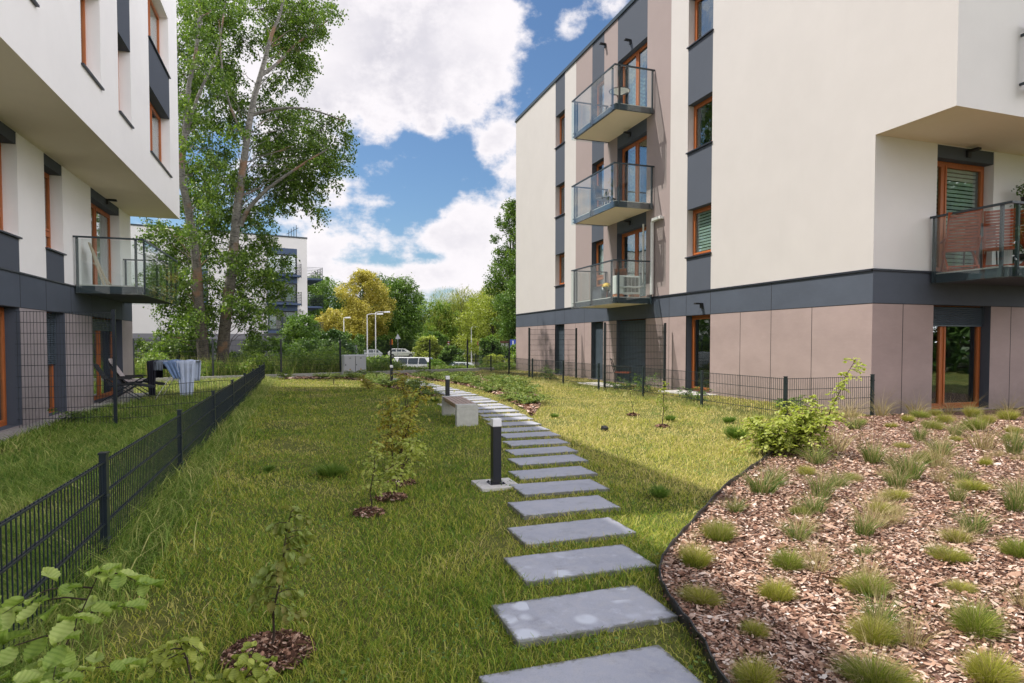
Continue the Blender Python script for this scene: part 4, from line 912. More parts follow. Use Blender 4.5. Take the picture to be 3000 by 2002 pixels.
for x in (-.6, .6): q.tube([(x, -.27, 1.07), (x, .27, 1.07)], .01, 6)
q.build('frame', WHITEP, t)
def cloth(name, label, x0, x1, drop_f, drop_b, mat, seed, cat='washing', skew=0):
    rg = random.Random(seed); nu, nv = 22, 26; V = []; F = []; L = drop_f+drop_b+.56
    for i in range(nu+1):
        u = i/nu; ph = rg.uniform(0, .3)
        for j in range(nv+1):
            s = j/nv*L; fold = .018*math.sin(u*21+seed)+.012*math.sin(u*47+seed*2)
            if s < drop_f: y = -.30-fold*min(1, (drop_f-s)*4)-.03; z = 1.075-(drop_f-s)
            elif s < drop_f+.56: y = -.30+(s-drop_f)*1.07; z = 1.085+.012*math.sin(s*20)-.012*math.sin(u*9)
            else: y = .31+fold*1.0; z = 1.075-(s-drop_f-.56)
            sh = max(0, 1.075-z); x = x0+(x1-x0)*u+skew*sh*(1-.4*u)+ (-(u-.5)*.35*sh*(x1-x0))
            V.append((x, y, max(z, .04)+.01*math.sin(u*31+j*.5)*(sh > .02)))
    for i in range(nu):
        for j in range(nv): a = i*(nv+1)+j; F.append((a, a+nv+1, a+nv+2, a+1))
    me = bpy.data.meshes.new(name); me.from_pydata(V, [], F); me.materials.append(mat); me.polygons.foreach_set('use_smooth', [True]*len(F)); o = bpy.data.objects.new(name, me); COL.objects.link(o)
    so_ = o.modifiers.new('thick', 'SOLIDIFY'); so_.thickness = .006; o.location = t.location; o.rotation_euler = t.rotation_euler; tag(o, label, cat)
cloth('bed_sheet', 'long white and pale blue sheet hanging over the right end of the airer', .12, .62, 1.0, .6, mat_plain('blue_white_cloth', (.52, .60, .76), .9, 0, .12, 3), 3)
cloth('blue_towel', 'mid blue cloth draped over the middle of the airer', -.26, .16, .5, .35, mat_plain('blue_cloth', (.18, .27, .45), .9, 0, .15, 4), 5, skew=.5)
cloth('grey_shirt', 'short grey cloth on the left part of the airer', -.46, -.22, .26, .25, mat_plain('grey_cloth', (.16, .19, .23), .9, 0, .2, 6), 7)
cloth('dark_trousers', 'black trousers hanging at the left end of the airer', -.64, -.40, .95, .5, mat_plain('black_cloth', (.012, .012, .022), .9), 9)
# things on balconies
folding_chair((12.42, 8.82, 2.81), 2.35, 'folded-back red brown slatted chair at the left end of the corner balcony')
folding_chair((12.98, 8.42, 2.81), 2.12, 'high-backed red brown slatted chair in the middle of the corner balcony')
folding_chair((13.45, 7.95, 2.81), 1.5, 'red brown slatted chair partly cut by the right edge of the photo')
t = thing('garden_table', 'small dark table behind the slatted chairs on the corner balcony', 'table', (13.12, 8.9, 2.81)); q = MB(); q.box(-.3, .3, -.17, .17, .68, .72); q.build('tabletop', BLACKP, t, bevel=.01)
for x in (-.26, .26):
    for y in (-.16, .16): q = MB(); q.bar((x, y, 0), (x*.9, y*.9, .68), .022); q.build('leg', BLACKP, t)
t = thing('planter_box', 'dark ribbed plastic box on the table behind the slatted chairs', 'box', (13.1, 8.9, 3.535)); q = MB(); q.box(-.22, .22, -.15, .15, 0, .26)
for k in range(9): q.box(-.215+k*.05, -.2+k*.05, -.16, -.15, .01, .25)
q.build('box', mat_plain('dark_teal_plastic', (.02, .045, .05), .5), t)
t = thing('plant_stand', 'black plant rack with trailing plants at the right of the corner balcony', 'plant stand', (14.45, 8.8, 2.81)); q = MB()
for x in (-.3, .3):
    for y in (-.13, .13): q.bar((x, y, 0), (x, y, 1.5), .02)
for z in (.3, .7, 1.1, 1.48): q.box(-.3, .3, -.13, .13, z, z+.02)
q.build('rack', BLACKP, t)
for k, z in enumerate((.32, .72, 1.12, 1.5)):
    for x in (-.17, .15): pot((14.45+x, 8.8, 2.81+z), 'potted_plant', 'potted plant on the %s shelf of the black rack, %s one' % (['bottom', 'second', 'third', 'top'][k], 'left' if x < 0 else 'right'), bpy.data.materials['terracotta'] if x > 0 else BLACKP, .10, .12, True, L_DARK if k != 1 else L_MID, 150, .3, k*7+int(x*10)+9)
for i, (y, ln, ty) in enumerate(((18.35, 1.08, .0), (18.25, .98, .09), (18.05, .62, .0))):
    q = MB(); y_ = 17.75+i*.17; q.bar((-4.55+.05*i, y_-.06, 2.78), (-4.86, y_-.02, 2.78+ln*.98), .15 if i < 2 else .12, .022, up=(1, 0, .3)); tag(q.build('wooden_board', PINE), ['longest pale wooden board leaning on the left balcony wall', 'narrow pale board leaning between the other two on the left balcony', 'short pale board leaning on the left balcony by the railing'][i], 'board', 'pale boards leaning on the left balcony')
pot((9.55, 17.95, 2.79), 'potted_plant', 'bushy green plant in a dark pot beside the air conditioner', BLACKP, .14, .26, True, L_DARK, 260, .22, 3)
pot((9.5, 18.35, 2.79), 'tall_planter', 'empty tall dark planter on the lowest right-hand balcony', STEEL, .16, .42, False)
t = thing('yellow_parasol', 'small yellow mushroom-shaped ornament on the lowest right-hand balcony', 'ornament', (9.45, 18.12, 2.79)); q = MB(); q.tube([(0, 0, 0), (.02, 0, .45)], .012, 6); q.build('stem', REDWOOD, t); q = MB(); q.lathe([(.17, .42), (.15, .47), (.09, .53), (.0, .56)], 16); q.lathe([(.17, .42), (0, .43)], 16); q.build('cap', mat_plain('yellow_plastic', (.75, .45, .02), .5), t)
t = thing('deck_chair', 'brown fabric garden chair behind the air conditioner', 'chair', (10.0, 17.95, 2.79), 2.2); q = MB(); q.hexa([(-.22, .1, .4), (.22, .1, .4), (.22, .13, .4), (-.22, .13, .4), (-.2, .32, .98), (.2, .32, .98), (.2, .35, .98), (-.2, .35, .98)]); q.build('backrest', mat_plain('brown_fabric', (.17, .10, .08), .9), t); q = MB(); q.box(-.22, .22, -.28, .12, .38, .42); q.build('seat', bpy.data.materials['brown_fabric'], t)
for x in (-.2, .2):
    q = MB(); q.bar((x, -.26, 0), (x, .1, .4), .022); q.bar((x, .14, 0), (x, -.2, .4), .022); q.build('leg', STEEL, t)
pot_t = pot
t = thing('garden_chair', 'metal mesh chair behind the nearer tall screen by the shuttered door', 'chair', (9.75, 17.6, .02), 1.0); q = MB(); q.box(-.24, .24, -.24, .24, .40, .43); q.build('seat', REDWOOD, t)
q = MB(); q.tube([(-.24, .24, .42), (-.25, .34, .78), (-.1, .38, .86), (.1, .38, .86), (.25, .34, .78), (.24, .24, .42)], .014, 6); q.build('backrest', BLACKP, t)
for x in (-.23, .23):
    q = MB(); q.tube([(x, -.24, 0), (x, -.24, .6), (x, .28, .62)], .013, 6); q.build('leg', BLACKP, t)
    q = MB(); q.tube([(x, .24, 0), (x, .24, .42)], .013, 6); q.build('leg', BLACKP, t)

# ---------------------------------------------------------------- small plants
def tuft_mesh(name, mat, rg, n, rad, h, lean, wd, dome=True, rv=(0, 1)):
    r = rad*np.sqrt(rg.uniform(0, 1, n))*(.6 if dome else .45); a = rg.uniform(0, 6.283, n)
    hh = h*(rg.uniform(.7, 1.12, n))*(np.sqrt(np.clip(1-(r/rad/.75)**2, .15, 1)) if dome else 1)
    az = a+rg.normal(0, .5, n); ln = np.clip(lean*(.25+r/rad*1.5)*rg.uniform(.6, 1.3, n), 0, 2.2)
    return blades(name, r*np.cos(a), r*np.sin(a), np.zeros(n)-.005, hh, np.full(n, wd)*rg.uniform(.7, 1.3, n), ln, mat, rg, rg.uniform(*rv, n), az=az, curve=.75)
G_FES = m_grass('fescue_blade', (.24, .27, .03), (.40, .42, .06), (.58, .54, .12), (.68, .58, .26), .3)
G_FESG = m_grass('fescue_green', (.14, .20, .025), (.26, .33, .045), (.42, .45, .09), (.58, .52, .20), .3)
G_SED = m_grass('sedge_blade', (.09, .16, .03), (.19, .27, .055), (.38, .40, .10), (.58, .50, .22), .3)
G_DRY = m_grass('dry_blade', (.30, .26, .10), (.44, .36, .17), (.55, .46, .25), (.62, .52, .32), .3)
def stalks(rg, n, h, spread, mat, name='seed_stalk'):
    a = rg.uniform(0, 6.283, n); r = rg.uniform(0, .03, n); st = blades(name, r*np.cos(a), r*np.sin(a), np.zeros(n), h*rg.uniform(.6, 1.15, n), np.full(n, .02), spread*rg.uniform(.2, 1.2, n), mat, rg, rg.uniform(.3, 1, n), az=a, curve=.5)
    return st
def seed_heads(rg, n, h, spread, mat):
    # feathery drooping heads
    V = []; P = []
    for i in range(n):
        a = rg.uniform(0, 6.283); hh = h*rg.uniform(.7, 1.15); l = spread*rg.uniform(.3, 1.1)*hh
        for k in range(26):
            t = .62+.38*k/26; P.append((math.cos(a)*l*t**1.8+rg.normal(0, .005), math.sin(a)*l*t**1.8+rg.normal(0, .005), hh*(t-.25*spread*t*t)+rg.normal(0, .004)))
    return leaf_cloud('seed_head', np.array(P), .016, mat, rg, rv=rg.uniform(.4, 1, len(P)))
def join_into(obs, name):
    """merge meshes that share one material slot list into the first object's mesh data (numpy)"""
    V = []; F = []; A = []; mats = []; MI = []; off = 0
    for o in obs:
        me = o.data; nv = len(me.vertices); v = np.empty(nv*3, np.float32); me.vertices.foreach_get('co', v); V.append(v.reshape(-1, 3)+np.array(o.location, dtype=np.float32))
        l = np.empty(len(me.loops), np.int32); me.loops.foreach_get('vertex_index', l); F.append(l+off); off += nv
        a = np.empty(len(me.polygons), np.float32); me.attributes['rnd'].data.foreach_get('value', a); A.append(a)
        m = me.materials[0]
        if m not in mats: mats.append(m)
        MI.append(np.full(len(me.polygons), mats.index(m)))
        bpy.data.objects.remove(o); bpy.data.meshes.remove(me)
    return raw_mesh(name, np.concatenate(V), np.concatenate(F), 4, mats, {'rnd': np.concatenate(A)}, matidx=np.concatenate(MI))
FESC = [(2.8,3.64,.11),(2.33,3.26,.1),(2.02,2.77,.09),(2.84,3.03,.11),(2.44,2.68,.12),(2.05,2.39,.09),(2.97,2.57,.11),(2.54,2.17,.1),(3.47,2.42,.1),(3.08,2.07,.11),(2.7,1.75,.12),(1.75,2.03,.1),(2.21,1.88,.11),(3.89,2.79,.1),(4.35,3.07,.1),(4.42,2.71,.11),(4.47,3.77,.1),(5.06,5.17,.1),(5.32,4.82,.09),(7.55,6.07,.1),(9.14,7.54,.13),(10.79,8.31,.16),(10.1,8.02,.14),(10.5,7.64,.15),(9.66,7.26,.14),(11.94,8.19,.16),(11.19,7.41,.17),(10.13,6.89,.17),(12.17,7.7,.16),(10.29,6.44,.12),(9.56,5.99,.11),(11.42,8.52,.15),(4.98,4.06,.11),(3.81,3.94,.08),(7.34,4.87,.09),(5.96,4.06,.15),(6.82,5.15,.12),(11.99,7.2,.14),(8.73,6.2,.12),(8.93,7.95,.13)]
SEDGE = [(3.99,4.59,.18),(4.4,4.89,.15),(4.4,4.32,.14),(3.95,3.94,.13),(3.38,4.19,.12),(3.33,3.46,.12),(3.83,3.37,.11),(3.46,3.04,.1),(6.3,4.4,.16),(5.4,3.82,.12),(4.67,3.17,.14),(3.88,2.86,.1),(5.42,4.39,.15),(5.86,4.63,.16),(6.21,5.36,.18),(5.6,5.57,.16),(4.92,4.63,.14),(7.54,5.54,.15),(2.68,2.25,.1),(3.18,2.14,.1),(5.97,3.66,.14),(8.41,5.24,.18),(8.24,6.36,.17),(9.21,6.54,.16),(8.4,7.58,.22),(5.56,3.45,.12)]
rg_ = random.Random(5)
DRY = [(6.43,6.11,.31),(4.11,3.54,.15),(3.56,3.63,.1),(3.14,2.72,.09),(6.72,4.95,.16),(8.39,5.6,.22),(4.33,3.04,.11),(5.72,4.75,.16),(4.7,3.97,.13),(9.44,8.64,.25),(10.35,8.75,.2),(11.24,8.75,.2),(11.89,8.6,.2),(12.11,8.35,.23),(2.66,3.75,.04),(2.54,2.79,.08),(12.81,8.1,.2),(8.9,8.45,.2),(7.9,8.0,.2)]+[(2.6+rg_.uniform(0, 5.5), 1.9+rg_.uniform(0, 1)*3.4, rg_.uniform(.08, .13)) for _ in range(48)]
DRY = [d for i, d in enumerate(DRY) if i < 19 or d[1] < .25+.92*d[0]]
rg = np.random.default_rng(77)
fes_v = []
for i in range(6):
    a = tuft_mesh('fescue_tuft', G_FES if i % 3 else G_FESG, rg, 1050, 1.0, 1.35, .75, .017, rv=(.1, .95)); b = tuft_mesh('x', G_FES if i % 2 else G_FESG, rg, 420, .75, 1.15, .95, .018); b.location = (rg.uniform(-.45, .45), rg.uniform(-.45, .45), 0)
    c = tuft_mesh('x', G_DRY, rg, 130+35*i, .9, 1.55, 1.1, .015, dome=False); d = stalks(rg, 5, 2.3, .7, G_DRY); fes_v.append(join_into([a, b, c, d], 'fescue_tuft'))
def place(variants, kind_pos, name, cat, label, group, hscale=1.0):
    used = [False]*len(variants)
    for i, (x, y, r) in enumerate(kind_pos):
        v = (i*7+3) % len(variants) if len(variants) > 1 else 0
        o = variants[v] if not used[v] else variants[v].copy()
        if used[v]: COL.objects.link(o)
        used[v] = True; o.name = name; s = r*rnd.uniform(.72, 1.15); o.location = (x, y, float(gz(x, y))+.01); o.rotation_euler = (rnd.uniform(-.1, .1), rnd.uniform(-.1, .1), rnd.uniform(0, 6.28)); o.scale = (s*rnd.uniform(.85, 1.15), s*rnd.uniform(.85, 1.15), s*hscale*rnd.uniform(.7, 1.2))
        tag(o, label(i, x, y) if callable(label) else label, cat, group)
def where(x, y, what):
    if y > 7: return 'round %s in the far strip of the bark bed below the grey wall' % what
    if x > 7: return '%s on the far right of the bark bed' % what
    if y > 4.6: return '%s in the middle distance of the bark bed' % what
    return None
FL = {0: 'yellow-green fescue mound just inside the bed edging, topmost of three along the curve', 1: 'round green fescue mound near the edging, middle of three along the curve', 2: 'round green fescue mound near the edging, lowest of three along the curve', 3: 'yellow-green fescue mound in the second row from the edging, upper one', 4: 'loose yellow-green fescue mound in the second row from the edging, with straw stems',
      5: 'darker green fescue mound in the second row, nearest the slabs', 6: 'fescue mound in the third row from the edging with tall straw stems', 7: 'large shaggy fescue mound at the bottom of the third row', 8: 'low fescue mound in the fourth row at the right', 9: 'wide spiky fescue mound in the fourth row, lower right', 10: 'bright yellow-green fescue mound cut by the lower right of the photo', 11: 'green fescue mound at the bottom edge beside the nearest slab', 12: 'green fescue mound cut by the bottom edge, middle of the bed',
      13: 'fescue mound beside the tall sedge in the fourth row', 14: 'straw-tinted fescue mound above its neighbour in the fourth row', 15: 'fescue mound at the right edge of the photo, half way down the bed', 16: 'brownish fescue mound half way up the third row'}
place(fes_v, FESC, 'fescue_tuft', 'grass tuft', lambda i, x, y: FL.get(i) or where(x, y, 'green fescue mound') or 'small fescue mound between the sedges in the middle of the bark bed', 'fescue mounds in the bark bed')
sed_v = []
for i in range(3):
    a = tuft_mesh('sedge_clump', G_SED, rg, 150, 1, 1.75, .85, .032, dome=False, rv=(0, .8)); b = tuft_mesh('x', G_DRY, rg, 60, 1, 2.1, 1.0, .028, dome=False); c = stalks(rg, 16, 3.3, .5, G_DRY)
    for m_ in (c,): pass
    sed_v.append(join_into([a, b, c], 'sedge_clump'))
place(sed_v, SEDGE, 'sedge_clump', 'grass clump', lambda i, x, y: {0: 'dark green arching sedge clump nearest the bend of the edging, lower of two', 1: 'dark green sedge clump behind the one at the bend of the edging', 2: 'dark upright sedge clump right of the bend in the edging', 4: 'dark brownish sedge clump close to the edging in the corner of the shadow', 10: 'tall dark sedge clump in the fourth row at the right', 8: 'tall green sedge clump at the right in the upper bed'}.get(i) or where(x, y, 'dark sedge clump') or 'dark green sedge clump with straw stems among the fescue mounds', 'sedge clumps in the bark bed')
dry_v = []
for i in range(3):
    a = tuft_mesh('straw_tuft', G_DRY, rg, 90, 1, 2.0, 1.15, .030, dome=False); c = stalks(rg, 16, 3.0, .55, G_DRY); d = seed_heads(rg, 9, 2.9, .5, G_DRY) if True else None
    dry_v.append(join_into([a, c, d], 'straw_tuft'))
place(dry_v, DRY, 'straw_tuft', 'dry grass', lambda i, x, y: {0: 'big straw-coloured grass fountain beside the leafy bush', 14: 'single thin seed stalk rising just inside the edging'}.get(i) or (('straw-coloured feathery grass heads against the grey wall') if y > 7.5 else ('straw-coloured grass on the right of the bed' if x > 6 else 'thin straw-coloured grass stems among the tufts of the bed')), 'dry ornamental grasses in the bark bed')
lt = [tuft_mesh('grass_tussock', G_FESG, rg, 500, 1, 1.1, .9, .045, rv=(0, .5))]
lt[0].data.materials[0] = GRASSL
place(lt, [(4.53, 10.77, .12), (6.05, 7.5, .17), (7.1, 9.0, .13), (3.0, 14.41, .14), (.29, 6.78, .15), (3.1, 4.9, .12), (6.3, 9.6, .12), (-.35, 7.3, .1)], 'grass_tussock', 'grass tussock', lambda i, x, y: ['small dark tussock on the sunny lawn beside the bark bed tip', 'dark bluish grass tussock on the sunny lawn near the leafy bush', 'dark tussock on the sunny lawn by the low fence', 'dark tussock in the lawn left of the bench', 'dark grass tussock in the shaded lawn left of the saplings', 'dark tussock at the tip of the shadow by the bed edging', 'smaller dark tussock beside the yellow sapling', 'dark tussock in the shaded lawn near the left fence'][i], 'dark grass tussocks in the lawn')
L_HORNN = m_leaf('near_hornbeam_leaf', (.19, .29, .05), (.30, .41, .09), (.46, .54, .17), .40, .5, 14)
# ---- saplings
def sapling(name, label, loc, h, mat, seed, nb=9, leaf=.05, spread=.3, lean=(0, 0), low=.35, tmpl=LEAF2, per=9, stems=1, group=None, tw=.006, droop=-.5, cat='sapling'):
    t = thing(name, label, cat, loc, 0, group); rg = np.random.default_rng(seed); q = MB(); P = []; YW = []; PT = []
    for s_ in range(stems):
        ang = rg.uniform(0, 6.28); off = Vector((math.cos(ang), math.sin(ang), 0))*(.10*spread/.3*(stems > 1)); hs = h*(1 if s_ == 0 else rg.uniform(.6, .95))
        top = Vector((lean[0], lean[1], 0))*hs+off*3*rg.uniform(.3, 1.4); pts = [Vector((0, 0, -.03))+off*.5+(top)*(k/6)**1.3+Vector((rg.normal(0, .012), rg.normal(0, .012), hs*k/6)) for k in range(7)]
        q.tube(pts, [tw*(1.15-.95*k/6) for k in range(7)], 6)
        for b in range(nb):
            f = low+(1-low)*(b+.5)/nb; k = min(5, int(f*6)); base = pts[k].lerp(pts[k+1], f*6-k); a = rg.uniform(0, 6.28); L = spread*(1.15-f*.75)*rg.uniform(.6, 1.2)
            bp = [base+Vector((math.cos(a), math.sin(a), .28-.10*j))*L*j/4+Vector((0, 0, .04*math.sin(j))) *L for j in range(5)]
            q.tube(bp, [tw*.4*(1-.2*j) for j in range(5)], 4, False)
            for j in range(per):
                g = (j+.8)/per*4; kk = min(3, int(g)); p = bp[kk].lerp(bp[kk+1], g-kk); P.append(p+Vector((rg.normal(0, .01), rg.normal(0, .01), rg.normal(0, .008)))); YW.append(a-math.pi/2+(1 if j % 2 else -1)*rg.uniform(.5, 1.2)); PT.append(rg.normal(droop, .35))
        for j in range(3): P.append(pts[-1]); YW.append(rg.uniform(0, 6.28)); PT.append(.1)
    q.build('stem', TWIG, t, smooth=True)
    n = len(P); sc = leaf*rg.uniform(.65, 1.2, n)
    o = scatter('foliage', tmpl, np.array(P), rotmats(rg, n, yaw=np.array(YW), pitch=np.array(PT), roll=rg.normal(0, .35, n)), sc, mat, rg.uniform(0, 1, n), t)
    return t
G0 = float(gz(0, 3))
sapling('sapling', 'small leaning sapling with dull gold-green leaves, nearest on the lawn', (-.15, 2.98, 0), .68, L_SAP, 1, 20, .046, .19, (.16, .02), .28, LEAFV, 10, 1, None, .0065, -.9)
sapling('sapling', 'thin sapling with pale green leaves left of the clump', (.52, 5.18, 0), .62, L_HORN, 2, 12, .038, .22, (.1, 0), .35, LEAF2, 11, 1, None, .006)
sapling('sapling', 'short sapling with spreading pale leaves, left of the middle clump', (.76, 5.62, 0), .55, L_HORN, 3, 14, .042, .28, (.15, 0), .5, LEAF2, 14, 2, None, .007)
sapling('sapling', 'short sapling with spreading pale leaves, right of the middle clump', (.94, 6.2, 0), .46, L_HORN, 4, 14, .042, .28, (.25, 0), .45, LEAF2, 14, 1, None, .008)
sapling('sapling', 'tall bushy sapling with orange-gold foliage behind the clump', (.99, 6.95, 0), .98, L_SAPY, 5, 28, .042, .36, (.05, 0), .28, LEAF2, 18, 3, None, .009)
sapling('sapling', 'thin golden sapling farther back, left of the bench', (2.2, 13.39, 0), .88, L_SAPY, 6, 18, .045, .3, (0, 0), .35, LEAF2, 12, 2, None, .009)
sapling('sapling', 'low golden shrub at the far end of the lawn', (2.0, 19.1, 0), .48, L_SAPY, 7, 16, .045, .3, (0, 0), .2, LEAF2, 10, 4, None, .008)
sapling('sapling', 'bare-looking thin shrub at the far left of the lawn', (1.08, 21.3, 0), .4, L_SAP, 8, 6, .035, .25, (0, 0), .3, LEAF2, 4, 3, None, .008)
sapling('sapling', 'almost bare whip of a sapling on the lawn by the right fence', (6.11, 10.61, 0), .5, L_HORN, 9, 5, .03, .12, (-.1, 0), .3, LEAF2, 3, 1, None, .006)
sapling('sapling', 'small yellow-leaved sapling on the sunny lawn', (5.74, 8.98, 0), .78, L_YG, 10, 13, .04, .17, (.04, 0), .35, LEAF2, 9, 1, None, .007)
sapling('leafy_bush', 'dense yellow-green hornbeam bush at the corner of the bark bed', (5.75, 6.2, 0), .66, L_HORN, 11, 30, .052, .38, (.02, 0), .18, LEAF2, 13, 7, None, .012, -.3, 'bush')
sapling('leafy_bush', 'taller shoots of hornbeam rising out of the bush at the bark bed', (5.95, 6.0, 0), 1.25, L_HORN, 13, 22, .052, .30, (.0, -.04), .30, LEAF2, 11, 2, None, .010, -.3, 'bush')
sapling('leafy_bush', 'left part of the yellow-green bush, leaning over the lawn', (5.45, 6.25, 0), .55, L_HORN, 14, 20, .05, .36, (-.15, .0), .3, LEAF2, 12, 4, None, .010, -.3, 'bush')
sapling('leafy_bush', 'young hornbeam with big veined pale green leaves at the lower left corner', (-.80, 1.74, -.02), .98, L_HORNN, 21, 26, .058, .36, (.06, .02), .2, LEAFV, 7, 2, None, .006, -.35, 'bush')
sapling('leafy_bush', 'low yellow-green hornbeam shoot between the corner plant and the nearest sapling', (-.33, 2.42, -.02), .52, L_YG, 23, 13, .044, .22, (.1, 0), .35, LEAFV, 7, 2, None, .007, -.4, 'bush')
for i, (x, y, h) in enumerate(((8.8, 21.5, .55), (9.0, 14.9, .6), (9.3, 16.9, .35), (-4.3, 14.6, .3), (9.6, 10.4, .3), (9.0, 12.6, .35))):
    sapling('weed_bush', ['green weedy bush behind the farther tall screen', 'green bush behind the low fence right of the metal chair', 'small green bush by the shuttered door', 'leafy weed at the foot of the left building', 'weeds at the foot of the taupe wall near the corner', 'weeds at the foot of the taupe wall by the glass door'][i], (x, y, float(gz(x, y))), h, L_MID, 30+i, 14, .05, .38, (0, 0), .1, LEAF2, 9, 5, None, .006, -.2, 'bush')
# ---- junipers
def juniper(seed):
    rg = np.random.default_rng(seed); P = []; YW = []; PT = []
    for b in range(30):
        a = rg.uniform(0, 6.28); L = rg.uniform(.25, .62); rise = rg.uniform(.08, .35); 
        for s in range(26):
            f = (s+1)/26; p = np.array([math.cos(a)*L*f, math.sin(a)*L*f, .05+rise*math.sin(f*2.0)*L*1.5]); 
            for side in (-1, 1):
                P.append(p+rg.normal(0, .008, 3)); YW.append(a-math.pi/2+side*rg.uniform(.5, 1.1)); PT.append(rg.normal(.1, .4))
    n = len(P); return scatter('juniper', LEAF1, np.array(P), rotmats(rg, n, yaw=np.array(YW), pitch=np.array(PT)), .075*rg.uniform(.6, 1.2, n)[:, None]*np.array([[.55, 1, 1]]), L_JUN, rg.uniform(0, 1, n))
jv = [juniper(90+i) for i in range(3)]; ju = [False]*3; rj = np.random.default_rng(8)
def jun_place(P, n, lab, grp):
    Pn = np.array(P); c = 0; tries = 0; pl = []
    while c < n and tries < 9000:
        tries += 1; x = rj.uniform(Pn[:, 0].min(), Pn[:, 0].max()); y = rj.uniform(Pn[:, 1].min(), Pn[:, 1].max())
        if not in_poly(P, np.array([x]), np.array([y]))[0] or any((x-a)**2+(y-b)**2 < .30 for a, b in pl): continue
        if y > kerb_y(x)-.6: continue
        pl.append((x, y)); v = c % 3; o = jv[v] if not ju[v] else jv[v].copy()
        if ju[v]: COL.objects.link(o)
        ju[v] = True; s = rj.uniform(.6, .95); o.location = (x, y, float(gz(x, y))); o.rotation_euler = (0, 0, rj.uniform(0, 6.28)); o.scale = (s, s, s*rj.uniform(.5, 1.05)); tag(o, lab, 'juniper', grp); c += 1
INNER_M = [(4.5, 12.2), (4.85, 15), (5.1, 18), (5, 21), (4.5, 24), (4.2, 26.8), (5.6, 27), (6.8, 25), (7.1, 22), (6.9, 19), (6.2, 16.6), (5.3, 14)]
jun_place(INNER_M, 44, 'low spreading juniper in the bark bed right of the stepping slabs', 'spreading junipers right of the path')
jun_place(BED_L, 22, 'low spreading juniper in the planted strip left of the far slabs', 'spreading junipers left of the path')
# ---------------------------------------------------------------- trees
def limb(q, pts, r0, r1, n=8):
    pts = [Vector(p) for p in pts]; P = []
    for i in range(len(pts)-1):      # catmull-rom
        a = pts[max(i-1, 0)]; b = pts[i]; c = pts[i+1]; d = pts[min(i+2, len(pts)-1)]
        for k in range(4): t = k/4; P.append(.5*((2*b)+(c-a)*t+(2*a-5*b+4*c-d)*t*t+(3*b-a-3*c+d)*t**3))
    P.append(pts[-1]); m = len(P); q.tube(P, [r0+(r1-r0)*(i/(m-1))**.72 for i in range(m)], n)
    return P
CLUMPS = [(-5.03,33.34,17.05,0.93),(-3.76,31.43,16.51,0.99),(-2.78,32.69,17.21,0.94),(-1.45,29.16,15.77,0.94),(-0.41,30.61,16.48,1.0),(0.62,29.46,16.18,0.87),(1.4,30.27,16.62,0.56),(-4.53,30.48,14.41,0.85),(-3.74,32.61,15.7,0.93),(-2.29,30.99,15.08,0.75),(-0.82,31.72,15.74,0.93),(0.15,29.93,15.18,0.89),(-4.87,31.43,13.44,0.68),(-4.1,32.4,14.04,0.92),(-3.21,32.77,14.31,0.83),(-0.6,29.78,13.74,0.74),(0.33,30.92,14.55,0.51),(-4.67,33.03,12.89,0.83),(-3.3,29.99,12.05,0.85),(-2.62,31.23,12.39,0.7),(-1.01,30.77,13.21,0.5),(0.13,30.89,13.41,0.45),(-4.8,31.92,11.09,0.6),(-3.65,29.92,10.76,0.66),(-2.88,30.9,11.17,0.69),(-1.56,30.48,12.25,0.49),(-0.82,30.22,11.57,0.75),(0.11,31.46,11.89,0.93),(0.93,29.09,10.81,0.81),(1.75,28.74,10.98,0.48),(1.97,29.28,10.4,0.43),(-1.42,30.87,10.53,0.8),(-0.49,31.56,10.52,0.99),(0.47,30.01,10.07,0.9),(1.27,28.65,9.57,0.73),(1.92,30.13,9.64,0.41),(-1.59,30.37,9.0,0.89),(-0.68,30.68,8.96,0.8),(0.27,29.68,8.89,0.69),(1.09,28.87,8.56,0.48),(-0.88,30.77,7.96,0.71),(0.07,30.37,8.05,0.5),(0.61,28.93,7.3,0.48),(0.45,29.6,8.39,0.59),(-2.31,30.15,8.3,0.68),(-3.87,30.06,9.1,0.66),(-4.49,30.79,8.85,0.58),(-3.63,32.71,10.44,0.73),(-3.23,32.25,8.93,0.82),(-3.79,30.72,7.93,0.68),(-4.67,31.92,7.73,0.6),(-1.71,28.82,6.93,0.65),(-2.86,32.18,7.3,0.78),(-3.68,31.17,6.86,0.75),(-4.68,31.82,6.52,0.7),(-5.15,30.41,6.06,0.57),(-5.91,30.89,6.29,0.48),(-6.27,30.93,5.71,0.38),(-1.68,31.29,6.0,0.71),(-2.31,29.65,5.34,0.73),(-3.42,30.27,5.37,0.77),(-4.95,32.33,5.38,0.81),(-5.88,32.47,5.35,0.65),(-0.86,29.16,4.96,0.54),(-1.39,28.88,4.15,0.72),(-2.42,30.93,4.11,0.76),(-3.63,28.96,3.9,0.7),(-5.01,30.4,3.99,0.69),(-6.25,31.99,4.29,0.56),(-6.46,32.14,3.8,0.4),(-0.68,28.72,3.78,0.42),(-1.22,28.55,3.01,0.56),(-2.03,30.31,2.7,0.55),(-2.74,30.22,3.07,0.58),(-3.87,29.45,2.82,0.64),(-5.27,30.84,3.06,0.62),(-4.59,29.64,1.88,0.56),(-5.55,31.3,1.91,0.43),(-1.82,29.66,1.9,0.39),(-1.65,29.99,2.3,0.29)]

